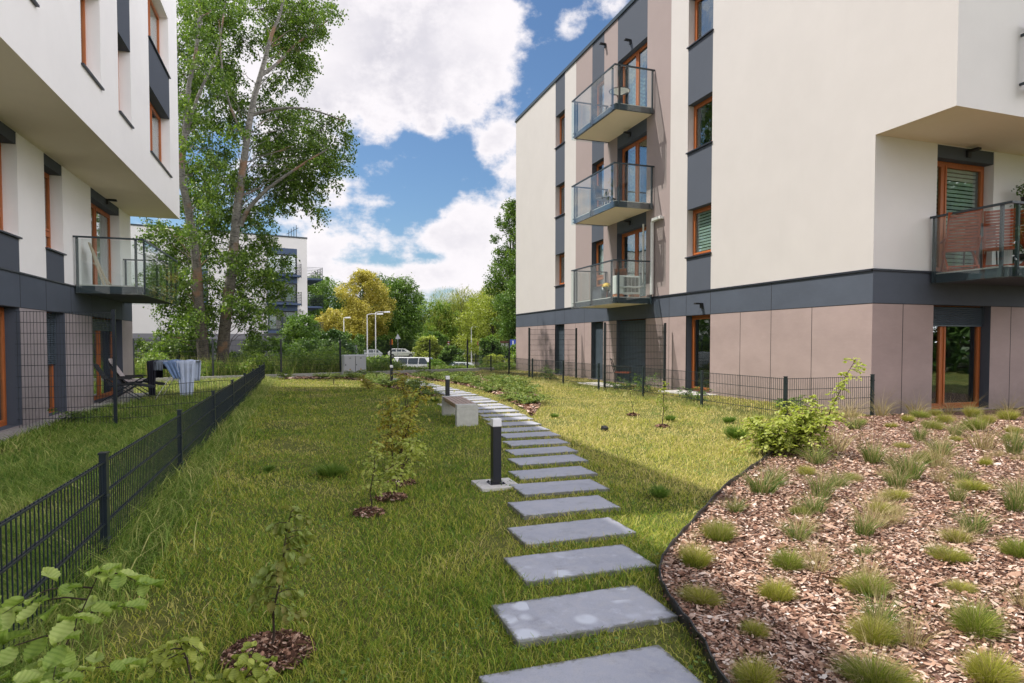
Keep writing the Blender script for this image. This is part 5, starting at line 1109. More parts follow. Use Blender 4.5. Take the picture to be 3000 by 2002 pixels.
def big_tree():
    t = thing('poplar_tree', 'tall twin-trunked poplar with loose green crown behind the far kerb fence', 'tree', (-3.4, 28.4, -.35)); q = MB(); rg = np.random.default_rng(12)
    A = limb(q, [(-3.70, 28.3, -.6), (-3.76, 28.3, .3), (-3.93, 28.3, 2.9), (-4.02, 28.35, 4.7), (-4.27, 28.3, 6.8), (-4.48, 28.2, 8.2), (-4.34, 28.3, 10), (-4.2, 28.4, 11.8), (-3.9, 28.3, 13.2), (-3.7, 28.2, 15.3), (-3.5, 28.2, 19)], .29, .03, 10)
    B = limb(q, [(-3.28, 28.6, -.6), (-3.17, 28.6, .1), (-2.99, 28.6, 2.2), (-2.71, 28.6, 4.5), (-2.46, 28.5, 7), (-2.18, 28.4, 8.9), (-1.84, 28.6, 11.3), (-1.41, 28.6, 13), (-1, 28.5, 14.5), (-.55, 28.5, 16), (-.3, 28.6, 20)], .33, .03, 10)
    limb(q, [(-2.35, 28.5, 6.3), (-2.0, 28.3, 7.0), (-1.14, 28, 7.9), (.26, 27.7, 8.95), (1.2, 27.6, 9.6)], .13, .03, 7)
    limb(q, [(-1.86, 28.6, 11.0), (-.76, 28.3, 11.3), (.5, 28.0, 11.3), (1.9, 27.8, 10.9)], .09, .02, 6)
    limb(q, [(-1.5, 28.6, 12.7), (-.9, 28.8, 13.3), (-.1, 28.9, 14.3), (1.3, 28.9, 15.6)], .10, .02, 6)
    limb(q, [(-4.3, 28.3, 9.8), (-3.9, 28.6, 11.5), (-3.2, 28.9, 13.5), (-2.8, 29, 16)], .09, .03, 6)
    limb(q, [(-4.4, 28.2, 8.6), (-5.2, 28.1, 10.5), (-5.6, 28, 12.5)], .08, .02, 6)
    limb(q, [(-2.05, 28.5, 9.8), (-2.6, 28.2, 11), (-2.9, 28, 12.5), (-3, 28, 14.5)], .07, .02, 6)
    limb(q, [(-3.95, 28.3, 3.4), (-4.9, 27.9, 4.4), (-6.0, 27.6, 4.9)], .05, .01, 5); limb(q, [(-2.8, 28.6, 4.0), (-2, 28.2, 4.6), (-1.2, 28, 4.9)], .05, .01, 5)
    axis_pts = A+B; P = []
    for (x, y, z, r) in CLUMPS+[(x+.25*math.sin(i*5.1), y-1.1-.5*math.sin(i*3.3), z*.96+.3*math.sin(i*2.2), r*.8) for i, (x, y, z, r) in enumerate(CLUMPS) if r > .5 and i % 3]+[(-3.95+.5*math.sin(i*2.3)+(1.1 if i % 2 else 0), 27.2-.4*(i % 3), 2.2+i*.85, .42) for i in range(16)]:
        c = Vector((x, y, z)); b = min(axis_pts, key=lambda p: math.hypot(p.x-c.x, p.y-c.y)*.6+abs(p.z-(c.z-.9-r*rg.uniform(0, 1.5))))
        k = 7; pts = [b.lerp(c, i/k)+Vector((rg.normal(0, .06), rg.normal(0, .06), .25*math.sin(i/k*3.1))) for i in range(k+1)]; pts = [p_+Vector((rg.normal(0, .07), rg.normal(0, .07), rg.normal(0, .07)))*(0 < i < k) for i, p_ in enumerate(pts)]; q.tube(pts, [.019*(1-.11*i) for i in range(k+1)], 5, False)
        ns = max(12, int(90*r**1.5))
        for j in range(ns):
            d = rg.normal(0, 1, 3); d /= np.linalg.norm(d); s = np.array(c)+d*r*rg.uniform(.25, 1.12)*np.array([1, 1.1, .85]); m = int(rg.integers(10, 24)); tip = s+d*rg.uniform(.15, .45)-np.array([0, 0, .12])
            if j % 3 == 0: q.tube([c, Vector(s)], [.008, .004], 3, False)
            f = rg.uniform(0, 1, (m, 1)); P.append(s*(1-f)+tip*f+rg.normal(0, .075, (m, 3)))
    q.build('trunk', PBARK, t, world=True, smooth=True)
    P = np.concatenate(P); n = len(P); P2 = P-np.array(t.location)
    leaf_cloud('crown', P2, .112, L_POP, rg, t, LEAF1, pitch=rg.normal(-.7, .5, n))
    print('poplar leaves', n)
big_tree()
def crown_tree(name, label, x, y, z0, h, w_, mat, seed, n=9000, leaf=.26, trunk=.25, lobes=26, low=.12, shape=1.0, group=None, droop=False, cat='tree', bark=None, wy=None, cl=.5):
    """crown of many leafy lobes, each a shell of leaf-sized faces with gaps between"""
    t = thing(name, label, cat, (x, y, z0), 0, group); rg = np.random.default_rng(seed); q = MB(); top = h*.85
    w_ *= 1.28; n = int(n*1.9); q.tube([(0, 0, -.3), (.05*h*.1, 0, h*.3), (rg.normal(0, .02)*h, 0, top*.75), (0, 0, top)], [trunk, trunk*.8, trunk*.45, trunk*.1], 8)
    P = []; wy = wy or w_; C_ = []
    for k in range(lobes):
        f = low+(1-low)*((k+rg.uniform(0, 1))/lobes)**.9; prof = math.sin(math.pi*min(1, max(.04, (f-low)/(1-low)*.86+.12)))**(.62*shape)
        a = k*2.4+rg.uniform(0, .9); rr = prof*rg.uniform(.35, 1)*.5; r = (.10+.15*rg.uniform(0, 1))*min(w_, h)*(.55+.5*prof)
        c = np.array([math.cos(a)*rr*w_*.82, math.sin(a)*rr*wy*.82, min(f*h, h-r*.85)]); C_.append((c, r)); q.tube([(0, 0, c[2]*.55), tuple(c*np.array([.5, .5, .85])), tuple(c)], [trunk*.3, trunk*.15, trunk*.05], 5, False)
    tot = sum(r**2 for c, r in C_)
    for c, r in C_:
        m = int(n*r*r/tot); sub = max(6, int(m/16)); d = rg.normal(0, 1, (sub, 3)); d /= np.linalg.norm(d, axis=1)[:, None]
        sc = c+d*r*rg.uniform(.55, 1.08, (sub, 1))*np.array([1, 1, .82]); ii = rg.integers(0, sub, m); off = rg.normal(0, 1, (m, 3))*r*.13
        p = sc[ii]+off
        if droop: p[:, 2] -= rg.uniform(0, 1, m)**1.4*r*1.6
        P.append(p)
    P = np.concatenate(P); P = P[P[:, 2] > .02]; m = len(P)
    q.build('trunk', bark or BARK, t, smooth=True)
    # clumps catch a common tone: per-leaf value drifts with lobe
    rv = np.clip(rg.uniform(0, 1, m)*.75+.25*np.sin(P[:, 0]*1.7+P[:, 2]*2.3+seed), 0, 1)
    if droop: scatter('crown', LEAF1, P, rotmats(rg, m, pitch=rg.normal(-1.4, .15, m)), np.stack([leaf*.5*np.ones(m), leaf*2.6*rg.uniform(.6, 1.3, m), leaf*np.ones(m)], -1), mat, rv, t)
    else: leaf_cloud('crown', P, leaf, mat, rg, t, LEAF1, rv=rv, pitch=rg.normal(-.35, .6, m))
    return t
BACK = 'trees beyond the car park'
crown_tree('broadleaf_tree', 'mid green tree behind the far balconies, left of the golden tree', 3.2, 119, -1.1, 14.8, 12, L_MID, 1, 9000, .34)
crown_tree('golden_tree', 'tall golden-leaved tree above the street lamps', 9.8, 103, -1.1, 14.3, 6.9, L_YEL, 2, 17000, .25, low=.06)
crown_tree('golden_tree', 'small golden-brown tree low beside the far balconies', 4.4, 97, -1.1, 7.6, 3.8, L_YEL, 3, 6000, .25, low=.05)
crown_tree('broadleaf_tree', 'dark green tree right of the golden tree', 16.6, 108, -1.1, 13.9, 9.5, L_MID, 4, 15000, .30, low=.02)
crown_tree('broadleaf_tree', 'mid green tree just behind the top right of the golden tree', 12.8, 113, -1.1, 14.6, 9, L_DARK, 5, 9000, .30, low=.1)
crown_tree('willow_tree', 'weeping willow with hanging yellow-green strands', 24.3, 97, -1.1, 11.6, 10, L_WIL, 6, 13000, .16, low=.18, droop=True)
crown_tree('broadleaf_tree', 'yellow-green tree below and right of the willow', 25.8, 84, -1.3, 9.3, 9.5, L_YG, 7, 11000, .25, low=.03)
crown_tree('broadleaf_tree', 'tree with light foliage behind the willow at the right', 31.5, 101, -1.1, 12.2, 9, L_WIL, 8, 8000, .28, low=.1)
crown_tree('broadleaf_tree', 'dark green tree hard against the corner of the right building', 21.8, 61, -1.9, 10.4, 4.6, L_MID, 9, 13000, .19, low=.03)
crown_tree('poplar_tree', 'tall slim poplar rising behind the corner of the right building', 24.3, 71, -1.9, 20.5, 5.4, L_POP, 10, 12000, .21, low=.25, lobes=34)
crown_tree('broadleaf_tree', 'green tree low between the dark tree and the willow', 20.4, 96, -1.1, 9.0, 6.5, L_HED, 11, 7000, .25, low=.0)
crown_tree('broadleaf_tree', 'green tree at the left of the car park behind the far building', -2, 112, -1.1, 11, 10, L_DARK, 12, 5000, .34)
crown_tree('young_tree', 'bushy young tree in front of the far building, right of the poplar', .1, 46.5, -1.7, 5.1, 3.0, L_MID, 13, 8000, .15, low=.05, trunk=.12)
SH = [('broadleaf_tree', 'leafy shrub tree between the two street lamps at the car park', 12.6, 101, -1.1, 3.6, 4.2, L_MID), ('shrub', 'light green shrub below the two street lamps', 14.6, 103, -1.1, 4.0, 4.0, L_HED), ('shrub', 'shrub right of the white estate car', 19.0, 99, -1.1, 3.6, 4.6, L_HED),
      ('shrub', 'dense dark green shrub left of the right-hand lamp', 16.9, 82, -1.5, 4.3, 4.0, L_MID), ('shrub', 'yellow-green shrub below the willow', 25, 97.5, -1.1, 4.3, 5.0, L_YG), ('shrub', 'shrub half hiding the white kiosk', 17.0, 56, -1.9, 3.9, 2.0, L_MID), ('shrub', 'shrub right of the kiosk by the building corner', 20.3, 56.5, -1.9, 3.2, 2.6, L_HED),
      ('shrub', 'shrub at the foot of the small golden tree', 5.6, 84, -1.5, 4.2, 5.0, L_MID), ('shrub', 'dark shrub left of the cabinet in front of the far balconies', 2.9, 62, -1.9, 4.6, 4.5, L_DARK), ('ivy_hedge', 'overgrown hedge on the far left behind the washing', -7.5, 31, -.6, 2.15, 4.2, L_HED), ('ivy_hedge', 'overgrown hedge left of the poplar trunks', -5.0, 30.2, -.6, 2.1, 3.0, L_HED),
      ('shrub', 'tall shrub growing round the foot of the poplar', -4.6, 31.0, -.8, 4.3, 2.6, L_HED), ('shrub', 'shrub right of the poplar trunks', -1.6, 31.5, -.8, 2.5, 2.9, L_HED), ('shrub', 'shrub behind the mesh fence below the young tree', .6, 33.5, -1.0, 2.6, 3.2, L_MID), ('shrub', 'shrub behind the fence by the cabinet', 2.2, 36, -1.2, 1.9, 2.2, L_MID), ('shrub', 'low shrub in front of the van', 11.3, 53, -1.9, 1.7, 2.0, L_HED),
      ('shrub', 'shrub at the right of the van', 14.6, 62, -1.9, 2.9, 2.6, L_MID), ('shrub', 'shrub by the fence corner near the building', 12.6, 40, -1.4, 2.0, 2.2, L_YG), ('shrub', 'large shrub in front of the car park hedge, middle', 14.2, 72, -1.8, 3.9, 3.4, L_YG)]
for i, (nm, lab, x, y, z, h, w_, m) in enumerate(SH):
    far = y > 45; crown_tree(nm, lab, x, y, z, h, w_, m, 100+i, 6500 if far else 5200, .20 if far else .10, trunk=.06, lobes=18, low=.0, shape=.8, cat='hedge' if 'hedge' in nm else 'shrub')
for i, (x, y, h, w_) in enumerate(((-17, 34, 15, 8), (-21, 42, 17, 9), (-27, 33, 16, 9), (-17.5, 49, 14, 8), (-26, 52, 17, 10), (-34, 43, 17, 10))):
    crown_tree('broadleaf_tree', 'tall tree beyond the left building, mirrored in balcony glass, %s' % ['nearest', 'behind the nearest', 'hard against its back corner', 'farthest right', 'farthest away', 'farthest left'][i], x, y, -.5, h, w_, L_MID, 200+i, 4200, .38, low=.08, group='trees beyond the left building')
for i, (x, y, h, w_) in enumerate(((31, -4, 10, 7), (35, -9, 11, 8), (41, -5, 12, 8), (30, -14, 11, 8), (45, -14, 13, 9), (38, -20, 13, 10))):
    crown_tree('broadleaf_tree', 'dark tree behind the viewpoint, mirrored in corner windows, %s' % ['leftmost', 'second from the left', 'third from the left', 'fourth from the left', 'fifth from the left', 'rightmost'][i], x, y, -.1, h, w_, L_DARK, 220+i, 4200, .32, low=.02, group='garden trees behind the viewpoint')
t = thing('bare_tree', 'leafless twiggy treetop between the dark tree and the willow', 'tree', (22.5, 118, -1.1)); q = MB(); rg = np.random.default_rng(5); q.tube([(0, 0, 0), (0, 0, 7)], [.2, .1], 6)
for k in range(16): a = rg.uniform(0, 6.28); q.tube([(0, 0, 5+k*.1), (math.cos(a)*.9, 0, 8), (math.cos(a)*1.6, 0, 9.5+rg.uniform(0, 1.4))], [.06, .04, .02], 4)
q.build('trunk', BARK, t)
# wild growth behind the kerb: nobody could count it
rg = np.random.default_rng(31); n = 62000; x = rg.uniform(-9, 12.5, n); d = rg.uniform(.35, 9, n)**1.0; y = kerb_y(x)+d
hmax = (.62+.35*np.sin(x*1.3)*np.sin(x*.7+1)+.25*np.sin(x*3.7+d))*np.where(x > 4.4, .25, np.where(x > 2.2, .62, 1.0))+.10*d*np.where(x > 4.6, .3, 1.0); hmax = np.clip(hmax, .1, 1.4); zz = gz(x, y)+hmax*rg.uniform(0, 1, n)**.7
leaf_cloud('undergrowth', np.stack([x, y, zz], -1), .11, L_HED, rg, None, LEAF2); tag(bpy.data.objects['undergrowth'], 'wild leafy undergrowth behind the far mesh fence', 'undergrowth', kind='stuff')
n = 17000; x = rg.uniform(-9, 13, n); d = rg.uniform(.2, 7, n); y = kerb_y(x)+d; o = blades('tall_weeds', x, y, gz(x, y), np.clip(rg.normal(.8, .25, n), .3, 1.3)*np.where(x > 4.6, .33, np.where(x > 2.2, .62, .9)), rg.uniform(.015, .03, n), rg.uniform(.1, .7, n), GRASSL, rg, rg.uniform(.3, 1, n)); tag(o, 'tall weeds and grasses standing along the far mesh fence', 'weeds', kind='stuff')
n = 45000; x = rg.uniform(-10, 30, n); y = rg.uniform(36, 50, n); o = leaf_cloud('ground_cover', np.stack([x, y, gz(x, y)+rg.uniform(0, .55, n)+.35*np.sin(x*.8)*np.sin(y*.6)], -1), .16, L_HED, rg); tag(o, 'low scrub on the slope down to the car park', 'ground cover', kind='stuff')
n = 30000; x = rg.uniform(-16, 46, n); y = rg.uniform(99, 108, n); o = leaf_cloud('distant_hedge', np.stack([x, y, -1.1+rg.uniform(0, 1, n)**.8*(3.2+1.2*np.sin(x*.5)+.6*np.sin(x*1.7))], -1), .40, L_MID, rg); tag(o, 'continuous green thicket behind the car park', 'thicket', kind='stuff')
n = 60000; x = rg.uniform(-60, 80, n); y = rg.uniform(126, 150, n); o = leaf_cloud('distant_wood', np.stack([x, y, -1.1+rg.uniform(0, 1, n)**.8*(8+2.5*np.sin(x*.21)+1.5*np.sin(x*.77))], -1), .9, L_DARK, rg); tag(o, 'far wood closing the view behind the trees', 'wood', kind='stuff')
# ---------------------------------------------------------------- far building
th = math.radians(10); U = Vector((math.cos(th), math.sin(th), 0)); Nn = Vector((math.sin(th), -math.cos(th), 0)); CO = Vector((.72, 67.4, 0))
BF = thing('apartment_building', 'white three-storey apartment block seen behind the poplar', 'building', (.72, 67.4, -1.9)); FF = Frame(CO, U, Nn); FS = Frame(CO, Vector((-U.y, U.x, 0)), U)
mb = MB(); fw = []
for k, (z0, z1) in enumerate(((8.0, 11.1), (4.9, 8.0), (2.35, 4.9))):
    pass
FO = [(-3.85, -.98, 2.6, 4.58), (-3.85, -.98, 5.45, 7.4), (-3.85, -.98, 8.3, 10.3), (-10.5, -9.2, 2.6, 4.58), (-10.5, -9.2, 5.45, 7.4), (-10.5, -9.2, 8.3, 10.3), (-24, -21.5, 2.6, 4.6), (-24, -21.5, 5.5, 7.4)]
def colF(u, z):
    if z < 2.2: return 1 if z > 1.74 else 2
    if -3.85 < u < -.98 and 2.3 < z < 10.9: return 3
    if -10.5 < u < -9.2 and 2.3 < z < 10.9: return 3
    return 0
wall_grid(mb, FF, -42, 0, -2.2, 12.05, FO+[(-18.3, -16.7, -1.9, 1.66)], colF, [-3.85, -.98, -10.5, -9.2], [1.74, 2.2, 2.3, 10.9], reveal=lambda o: (0, 0), depth=.3)
wall_grid(mb, FS, 0, 18, -2.2, 12.05, [(2, 6, 8.2, 10.3), (2, 6, 5.3, 7.4), (2, 6, 2.5, 4.6)], lambda u, z: 0 if z > 2.2 else 2, [], [2.2], reveal=lambda o: (0, 0))
mb.mi = 0; a, b, c, d = FF.p(-42, 12), FF.p(0, 12), FS.p(18, 12), FS.p(18, 12)-U*42; mb.quad(a, b, c, d); mb.quad(FF.p(-42, -2), a, d, d-Vector((0, 0, 14))); mb.quad(d, c, c-Vector((0, 0, 14)), d-Vector((0, 0, 14)))
FARW = mat_render('far_white', (.80, .78, .77), .02)
mb.build('wall', [FARW, GREY_R, mat_render('far_grey', (.17, .17, .185), .05), BLUEGREY], BF, world=True)
q = MB(); q.fbox(FF, -42, .05, 12.0, 12.15, -.3, .06); q.fbox(FS, 0, 18, 12.0, 12.15, -.3, .06); q.build('roof_edge', STEEL, BF, world=True)
def bar_rail(F, bld, u0, u1, z, D):
    s = MB(); s.fbox(F, u0, u1, z-.18, z, .005, D); s = s.build('balcony', BLUEGREY, bld, world=True); q = MB()
    for k in range(7):
        zz = z+.14+k*.16; q.bar(F.p(u0, zz, D), F.p(u1, zz, D), .03); q.bar(F.p(u0, zz, .01), F.p(u0, zz, D), .03); q.bar(F.p(u1, zz, .01), F.p(u1, zz, D), .03)
    n = max(2, int((u1-u0)/1.2))
    for k in range(n+1): q.bar(F.p(u0+(u1-u0)*k/n, z-.3, D+.03), F.p(u0+(u1-u0)*k/n, z+1.15, D+.03), .05)
    q.build('railing', STEEL, s, world=True)
for (a, b, c, d) in FO:
    w_ = window(FF, BF, a, b, c, d, depth=.3, lights=(0, .33, .66, 1) if b-a > 4 else (0, .5, 1), style='curtain', sill=False); w_.data.materials[0] = STEEL
for (a, b, c, d) in FO[:3]: bar_rail(FF, BF, a-.1, b+.25, c-.12, .75)
for (a, b, c, d) in ((2, 6, 8.2, 10.3), (2, 6, 5.3, 7.4), (2, 6, 2.5, 4.6)):
    w_ = window(FS, BF, a, b, c, d, lights=(0, .5, 1), sill=False); w_.data.materials[0] = STEEL; bar_rail(FS, BF, .4, 6.5, c-.15, 1.6)
q = MB(); q.fbox(FF, -18.25, -16.75, -1.85, 1.6, -.2, -.12); dr = q.build('garage_door', mat_plain('dark_door', (.05, .055, .065), .6), BF, world=True)
q = MB(); q.fbox(FF, -17.85, -17.2, .95, 1.3, -.118, -.10); q.fbox(FF, -17.75, -17.3, .4, .88, -.118, -.10); pn = q.build('paper_notice', WHITEP, dr, world=True)
q = MB(); 
for z in (1.2, 1.12, 1.04, .75, .65): q.fbox(FF, -17.7, -17.4+.05*math.sin(z*9), z-.015, z+.005, -.0985, -.095)
q.build('printed_lines', BLACKP, pn, world=True)
q = MB(); q.fbox(FF, -.75, -.35, 4.6, 4.78, .01, .4); q.build('security_camera', WHITEP, BF, world=True)
q = MB()
for k in range(4): q.bar(FF.p(-1.6+k*.3, 12.1, -1-k*.3), FF.p(-1.6+k*.3, 12.9+.25*k, -1-k*.3), .06)
q.bar(FF.p(-1.8, 12.5, -1), FF.p(-.5, 13.4, -2), .05); q.build('roof_aerial', STEEL, BF, world=True)
# low grey annex wall right of the building
q = MB(); q.box(2.0, 5.6, 66.5, 66.8, -1.9, 1.05); tag(q.build('garage_wall', GREY_R), 'low grey annex wall with dark opening right of the far building', 'wall')
# ivy on the middle side balcony
rg = np.random.default_rng(9); n = 2600; p = np.array([FS.p(.6, 6.9, 1.8)]); P = np.stack([FS.p(float(a), 5.2+float(b), 1.65+float(c)) for a, b, c in zip(rg.uniform(.3, 6.4, n), rg.uniform(-.1, 1.1, n), rg.normal(0, .12, n))]); tag(leaf_cloud('climbing_plant', P, .2, L_DARK, rg), 'dark green climber covering the middle side balcony of the far building', 'climber', kind='stuff')
# ---------------------------------------------------------------- vehicles
CARGL = mat_plain('car_glass', (.03, .045, .06), .06, 0, .1); TYRE = mat_plain('tyre', (.015, .015, .015), .8); RIM = mat_plain('rim', (.35, .36, .38), .35, .8)
def paint(name, col):
    t = NT(name); s = t.n('ShaderNodeBsdfPrincipled', {'Base Color': (*col, 1), 'Roughness': .28, 'Coat Weight': .6}); return t.done(s.outputs[0])
P_SIL = paint('silver_paint', (.50, .53, .57)); P_WH = paint('white_paint', (.78, .79, .8)); P_BL = paint('blue_paint', (.05, .1, .22)); P_LT = paint('pale_paint', (.62, .66, .66))
def car(name, label, cat, loc, rz, mat, kind='estate', group=None):
    t = thing(name, label, cat, loc, rz, group)
    pr = {'estate': ([(-2.2, .35), (-2.25, .75), (-1.25, .92), (-.45, 1.42), (1.5, 1.46), (2.05, 1.0), (2.2, .9), (2.2, .35)], (-.9, 1.95), 1.46, .86, 2.6),
          'hatch': ([(-1.9, .35), (-1.95, .72), (-1.15, .9), (-.5, 1.4), (.9, 1.47), (1.7, 1.0), (1.85, .85), (1.85, .35)], (-.8, 1.6), 1.44, .85, 2.4),
          'van': ([(-2.5, .4), (-2.5, 1.0), (-1.75, 1.25), (-1.15, 1.86), (2.3, 1.9), (2.45, 1.2), (2.45, .4)], (-1.5, 2.2), 1.86, .95, 3.0)}[kind]
    prof = pr[0]; n = len(prof); q = MB(); W0 = .86; V = []
    for sgn in (-1, 1):
        for (x, z) in prof: V.append((x, sgn*(W0-.20*max(0, (z-.9))/.6), z))
    b = len(q.v); q.v += V; q.f += [tuple(range(b, b+n)), tuple(range(b+2*n-1, b+n-1, -1))]; q.m += [0, 0]
    for i in range(n): j = (i+1) % n; q.f.append((b+i, b+n+i, b+n+j, b+j)); q.m.append(0)
    body = q.build('body', mat, t, bevel=.05)
    zt = max(z for x, z in prof); x0, x1 = pr[1]; g = MB(); lo, hi = (1.0 if kind != 'van' else 1.25), zt-.09
    def sidew(a, b_, c, d_):
        for s in (-1, 1):
            yl, yh = s*(W0-.2*(lo-.9)/.6+.006), s*(W0-.2*(hi-.9)/.6+.006); g.quad((a, yl, lo), (b_, yl, lo), (d_, yh, hi), (c, yh, hi))
    ns = 3; xs_ = np.linspace(x0+.2, x1-.25, ns+1)
    for i in range(ns): sidew(xs_[i]+.05, xs_[i+1]-.04, xs_[i]+(.48 if i == 0 else .05), xs_[i+1]-(.18 if i == ns-1 else .04))
    k = 2 if kind != 'van' else 2; (xa, za), (xb, zb) = prof[k], prof[k+1]
    def scr(xa, za, xb, zb, e):
        p = Vector((xb-xa, 0, zb-za)); nn = Vector((-p.z, 0, p.x)).normalized()*.008*e; A = Vector((xa, 0, za))+p*.12+nn; B = Vector((xb, 0, zb))-p*.1+nn; ya = W0-.2*max(0, A.z-.9)/.6-.08; yb_ = W0-.2*max(0, B.z-.9)/.6-.08
        g.quad((A.x, -ya, A.z), (A.x, ya, A.z), (B.x, yb_, B.z), (B.x, -yb_, B.z))
    scr(xa, za, xb, zb, 1); (xa, za), (xb, zb) = prof[k+3] if kind != 'van' else prof[5], prof[k+2]; scr(xa, za, xb, zb, -1)
    g.build('window_glass', CARGL, t)
    for x in (x0-.35, x1-.45):
        for y in (-.82, .82):
            q = MB(); b = [(x+.32*math.cos(a), y, .32+.32*math.sin(a)) for a in np.linspace(0, 6.283, 19)]; q.tube([(x, y-.1, .32), (x, y+.1, .32)], .32, 18); w_ = q.build('wheel', TYRE, t); q = MB(); q.tube([(x, y-.108, .32), (x, y+.108, .32)], .2, 14); q.build('rim', RIM, w_)
    for y in (-.6, .6):
        q = MB(); q.box(prof[1][0]-.02, prof[1][0]+.1, y-.16, y+.16, .62, .74); q.build('headlight', WHITEP, t); q = MB(); e = prof[-2][0]; q.box(e-.06, e+.02, y-.14, y+.14, .72, .88); q.build('tail_light', bpy.data.materials.get('red_plastic') or mat_plain('red_plastic', (.4, .02, .02), .4), t)
def gr(x, y): return float(gz(x, y))+.02
car('parked_van', 'white van seen through the fence behind the lawn', 'van', (10.7, 59.0, -1.93), math.radians(150), P_WH, 'van')
car('parked_car', 'silver estate car parked behind the grey cabinet', 'car', (9.0, 92.0, gr(9, 92)), math.radians(10), P_SIL, 'estate')
car('parked_car', 'white estate car parked right of the silver one', 'car', (14.9, 96.2, gr(14, 96)), math.radians(172), P_WH, 'estate')
car('parked_car', 'dark blue car half hidden behind the white estate car', 'car', (14.0, 100.8, -1.05), math.radians(150), P_BL, 'hatch')
car('parked_car', 'light car with curved roof below the right-hand lamp', 'car', (23.9, 93.2, gr(24, 93)), math.radians(170), P_LT, 'hatch')
car('parked_car', 'pale hatchback nose-down behind the low fence posts', 'car', (14.6, 56.5, -1.93), math.radians(178), P_LT, 'hatch')
car('parked_car', 'white car hidden behind shrubs left of the silver car', 'car', (5.9, 91.5, gr(6, 91)), math.radians(20), P_WH, 'hatch')
car('parked_car', 'silver car roof showing below the far building', 'car', (-4.0, 53.0, -1.2), math.radians(8), P_SIL, 'estate')
# ---------------------------------------------------------------- lamps, signs, kiosk
def street_lamp(x, y, h, arm, label, rz=0):
    t = thing('street_lamp', label, 'street lamp', (x, y, gr(x, y)), rz, 'pale street lamps of the car park'); q = MB(); q.tube([(0, 0, 0), (0, 0, h)], [.085, .055], 8); q.build('pole', OPAL, t)
    q = MB(); q.tube([(0, 0, h), (arm*.4, 0, h+.12), (arm, 0, h+.1)], .04, 6); q.build('arm', OPAL, t)
    q = MB(); s = 1 if arm > 0 else -1; q.hexa([(arm, -.16, h+.02), (arm+.75*s, -.2, h+.06), (arm+.75*s, .2, h+.06), (arm, .16, h+.02), (arm, -.1, h+.2), (arm+.7*s, -.12, h+.26), (arm+.7*s, .12, h+.26), (arm, .1, h+.2)]); q.build('lamp_head', OPAL, t)
street_lamp(6.0, 93.4, 5.4+.55, .2, 'pale street lamp seen head-on, leftmost of the four')
street_lamp(8.2, 82.1, 6.4, 1.3, 'tall pale street lamp with its arm reaching right over its neighbour')
street_lamp(9.7, 85.9, 6.7, 1.2, 'pale street lamp with its head to the right, beside the tall one')
street_lamp(22.3, 82.6, 4.8, .55, 'short pale street lamp right of the willow')
def sign(x, y, z, kind, label, cat='road sign'):
    t = thing('road_sign', label, cat, (x, y, gr(x, y))); z -= t.location.z; q = MB(); q.tube([(0, 0, 0), (0, 0, z+.3)], .035, 6); q.build('post', GALV, t)
    q = MB()
    if kind == 'tri': q.hexa([(-.35, -.06, z-.3), (.35, -.06, z-.3), (.35, -.045, z-.3), (-.35, -.045, z-.3), (-.01, -.06, z+.35), (.01, -.06, z+.35), (.01, -.045, z+.35), (-.01, -.045, z+.35)]); q.build('sign_plate', mat_plain('sign_back', (.5, .52, .55), .4), t)
    if kind == 'red':
        q.tube([(0, -.07, z), (0, -.05, z)], .32, 20); q.build('sign_plate', mat_plain('sign_red', (.45, .02, .02), .4), t); q = MB()
        for s in (-1, 1): q.box(s*.12-.075, s*.12+.075, -.08, -.0705, z-.14, z+.02)
        q.build('white_marks', WHITEP, t)
    if kind == 'redwhite':
        q.box(-.1, .1, -.06, -.045, z-.5, z+.45); q.build('sign_plate', WHITEP, t)
        for k in range(3): q = MB(); q.box(-.099, .099, -.066, -.0605, z-.4+k*.32, z-.25+k*.32); q.build('red_band', bpy.data.materials['sign_red'], t)
    if kind == 'orange': q.box(-.18, .18, -.06, -.045, z-.35, z+.35); q.build('sign_plate', mat_plain('sign_orange', (.75, .18, .02), .4), t)
    if kind == 'blue':
        q.box(-.3, .3, -.06, -.045, z-.4, z+.4); q.build('sign_plate', mat_plain('sign_blue', (.03, .07, .45), .4), t); q = MB(); q.box(-.07, .07, -.066, -.0605, z-.28, z+.28); q.build('white_marks', WHITEP, t)
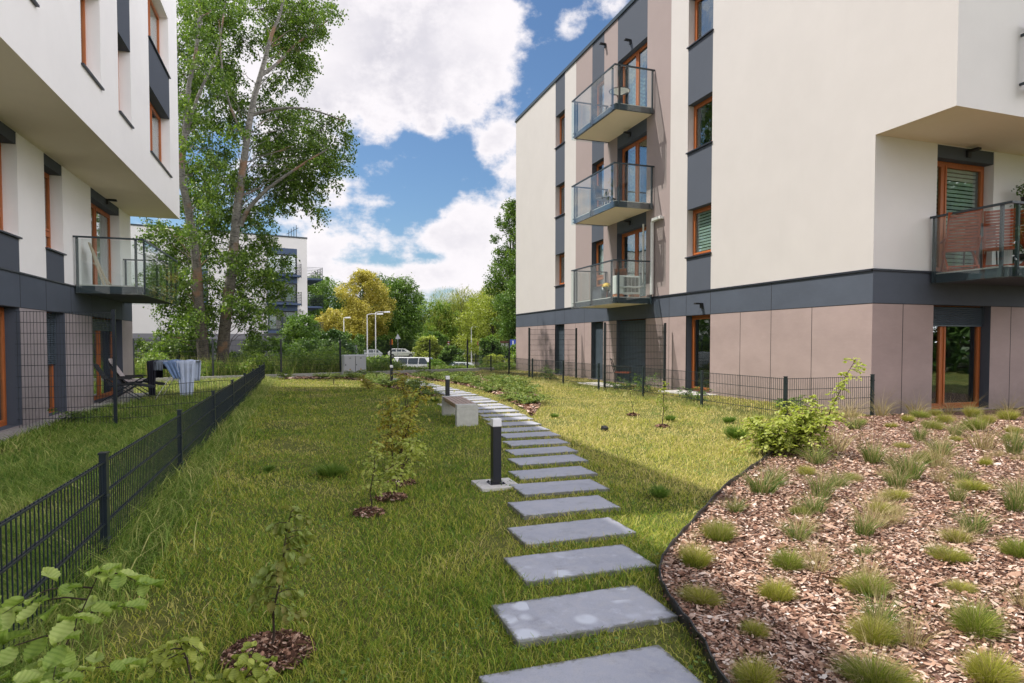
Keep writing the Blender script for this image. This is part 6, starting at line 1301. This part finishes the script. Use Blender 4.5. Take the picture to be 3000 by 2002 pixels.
sign(19.2, 67.5, 1.25, 'red', 'round red sign with two white marks among the bushes'); sign(11.9, 80.5, 2.1, 'tri', 'triangular sign seen from behind at the car park')
sign(17.2, 74.5, 1.05, 'redwhite', 'narrow red and white striped sign by the bushes'); sign(11.3, 82.3, 1.4, 'orange', 'small orange sign behind the mesh fence'); sign(20.1, 58.6, 1.25, 'blue', 'blue sign with white mark at the kiosk')
t = thing('kiosk', 'small white kiosk with brown flat roof beyond the fence', 'kiosk', (20.1, 61.3, -1.95)); q = MB(); q.box(-2.1, 1.9, -1, 1, 3.25, 3.45); q.build('roof', mat_plain('brown_fascia', (.16, .07, .04), .7), t)
q = MB()
for x in (-.9, -.25, .95): q.box(x-.07, x+.07, -.9, -.76, 0, 3.25)
q.box(-.97, 1.5, -.9, -.8, 2.75, 3.25); q.build('wall', WHITEP, t); q = MB(); q.box(-1.6, 1.6, -.3, .8, 0, 3.2); q.build('back_wall', ROOM, t)
# two bits of building-side clutter seen in the photograph

# tell look-alikes of the bed apart by their order in the photograph
def nth(i):
    o = ['first', 'second', 'third', 'fourth', 'fifth', 'sixth', 'seventh', 'eighth', 'ninth', 'tenth', 'eleventh', 'twelfth', 'thirteenth', 'fourteenth', 'fifteenth', 'sixteenth', 'seventeenth', 'eighteenth', 'nineteenth', 'twentieth']
    return o[i] if i < 20 else ('twenty-'+o[i-20] if i < 29 else ('thirtieth' if i == 29 else ('thirty-'+o[i-30] if i < 39 else ('fortieth' if i == 39 else 'forty-'+o[i-40]))))
same = {}
for o in COL.objects:
    if o.parent is None and o.get('group') and 'label' in o and ('bed' in o['group'] or 'juniper' in o['group']): same.setdefault(o['label'], []).append(o)
for lab, obs in same.items():
    if len(obs) < 2: continue
    obs.sort(key=lambda o: math.atan2(o.location.x, o.location.y))
    base = lab.replace(' with straw stems among the fescue mounds', ' among the fescue mounds').replace('thin straw-coloured grass stems among the tufts of the bed', 'thin straw-coloured stems among the bed tufts')
    for i, o in enumerate(obs): o['label'] = ' '.join(base.split()[:12])+', '+nth(i)+' from the left'
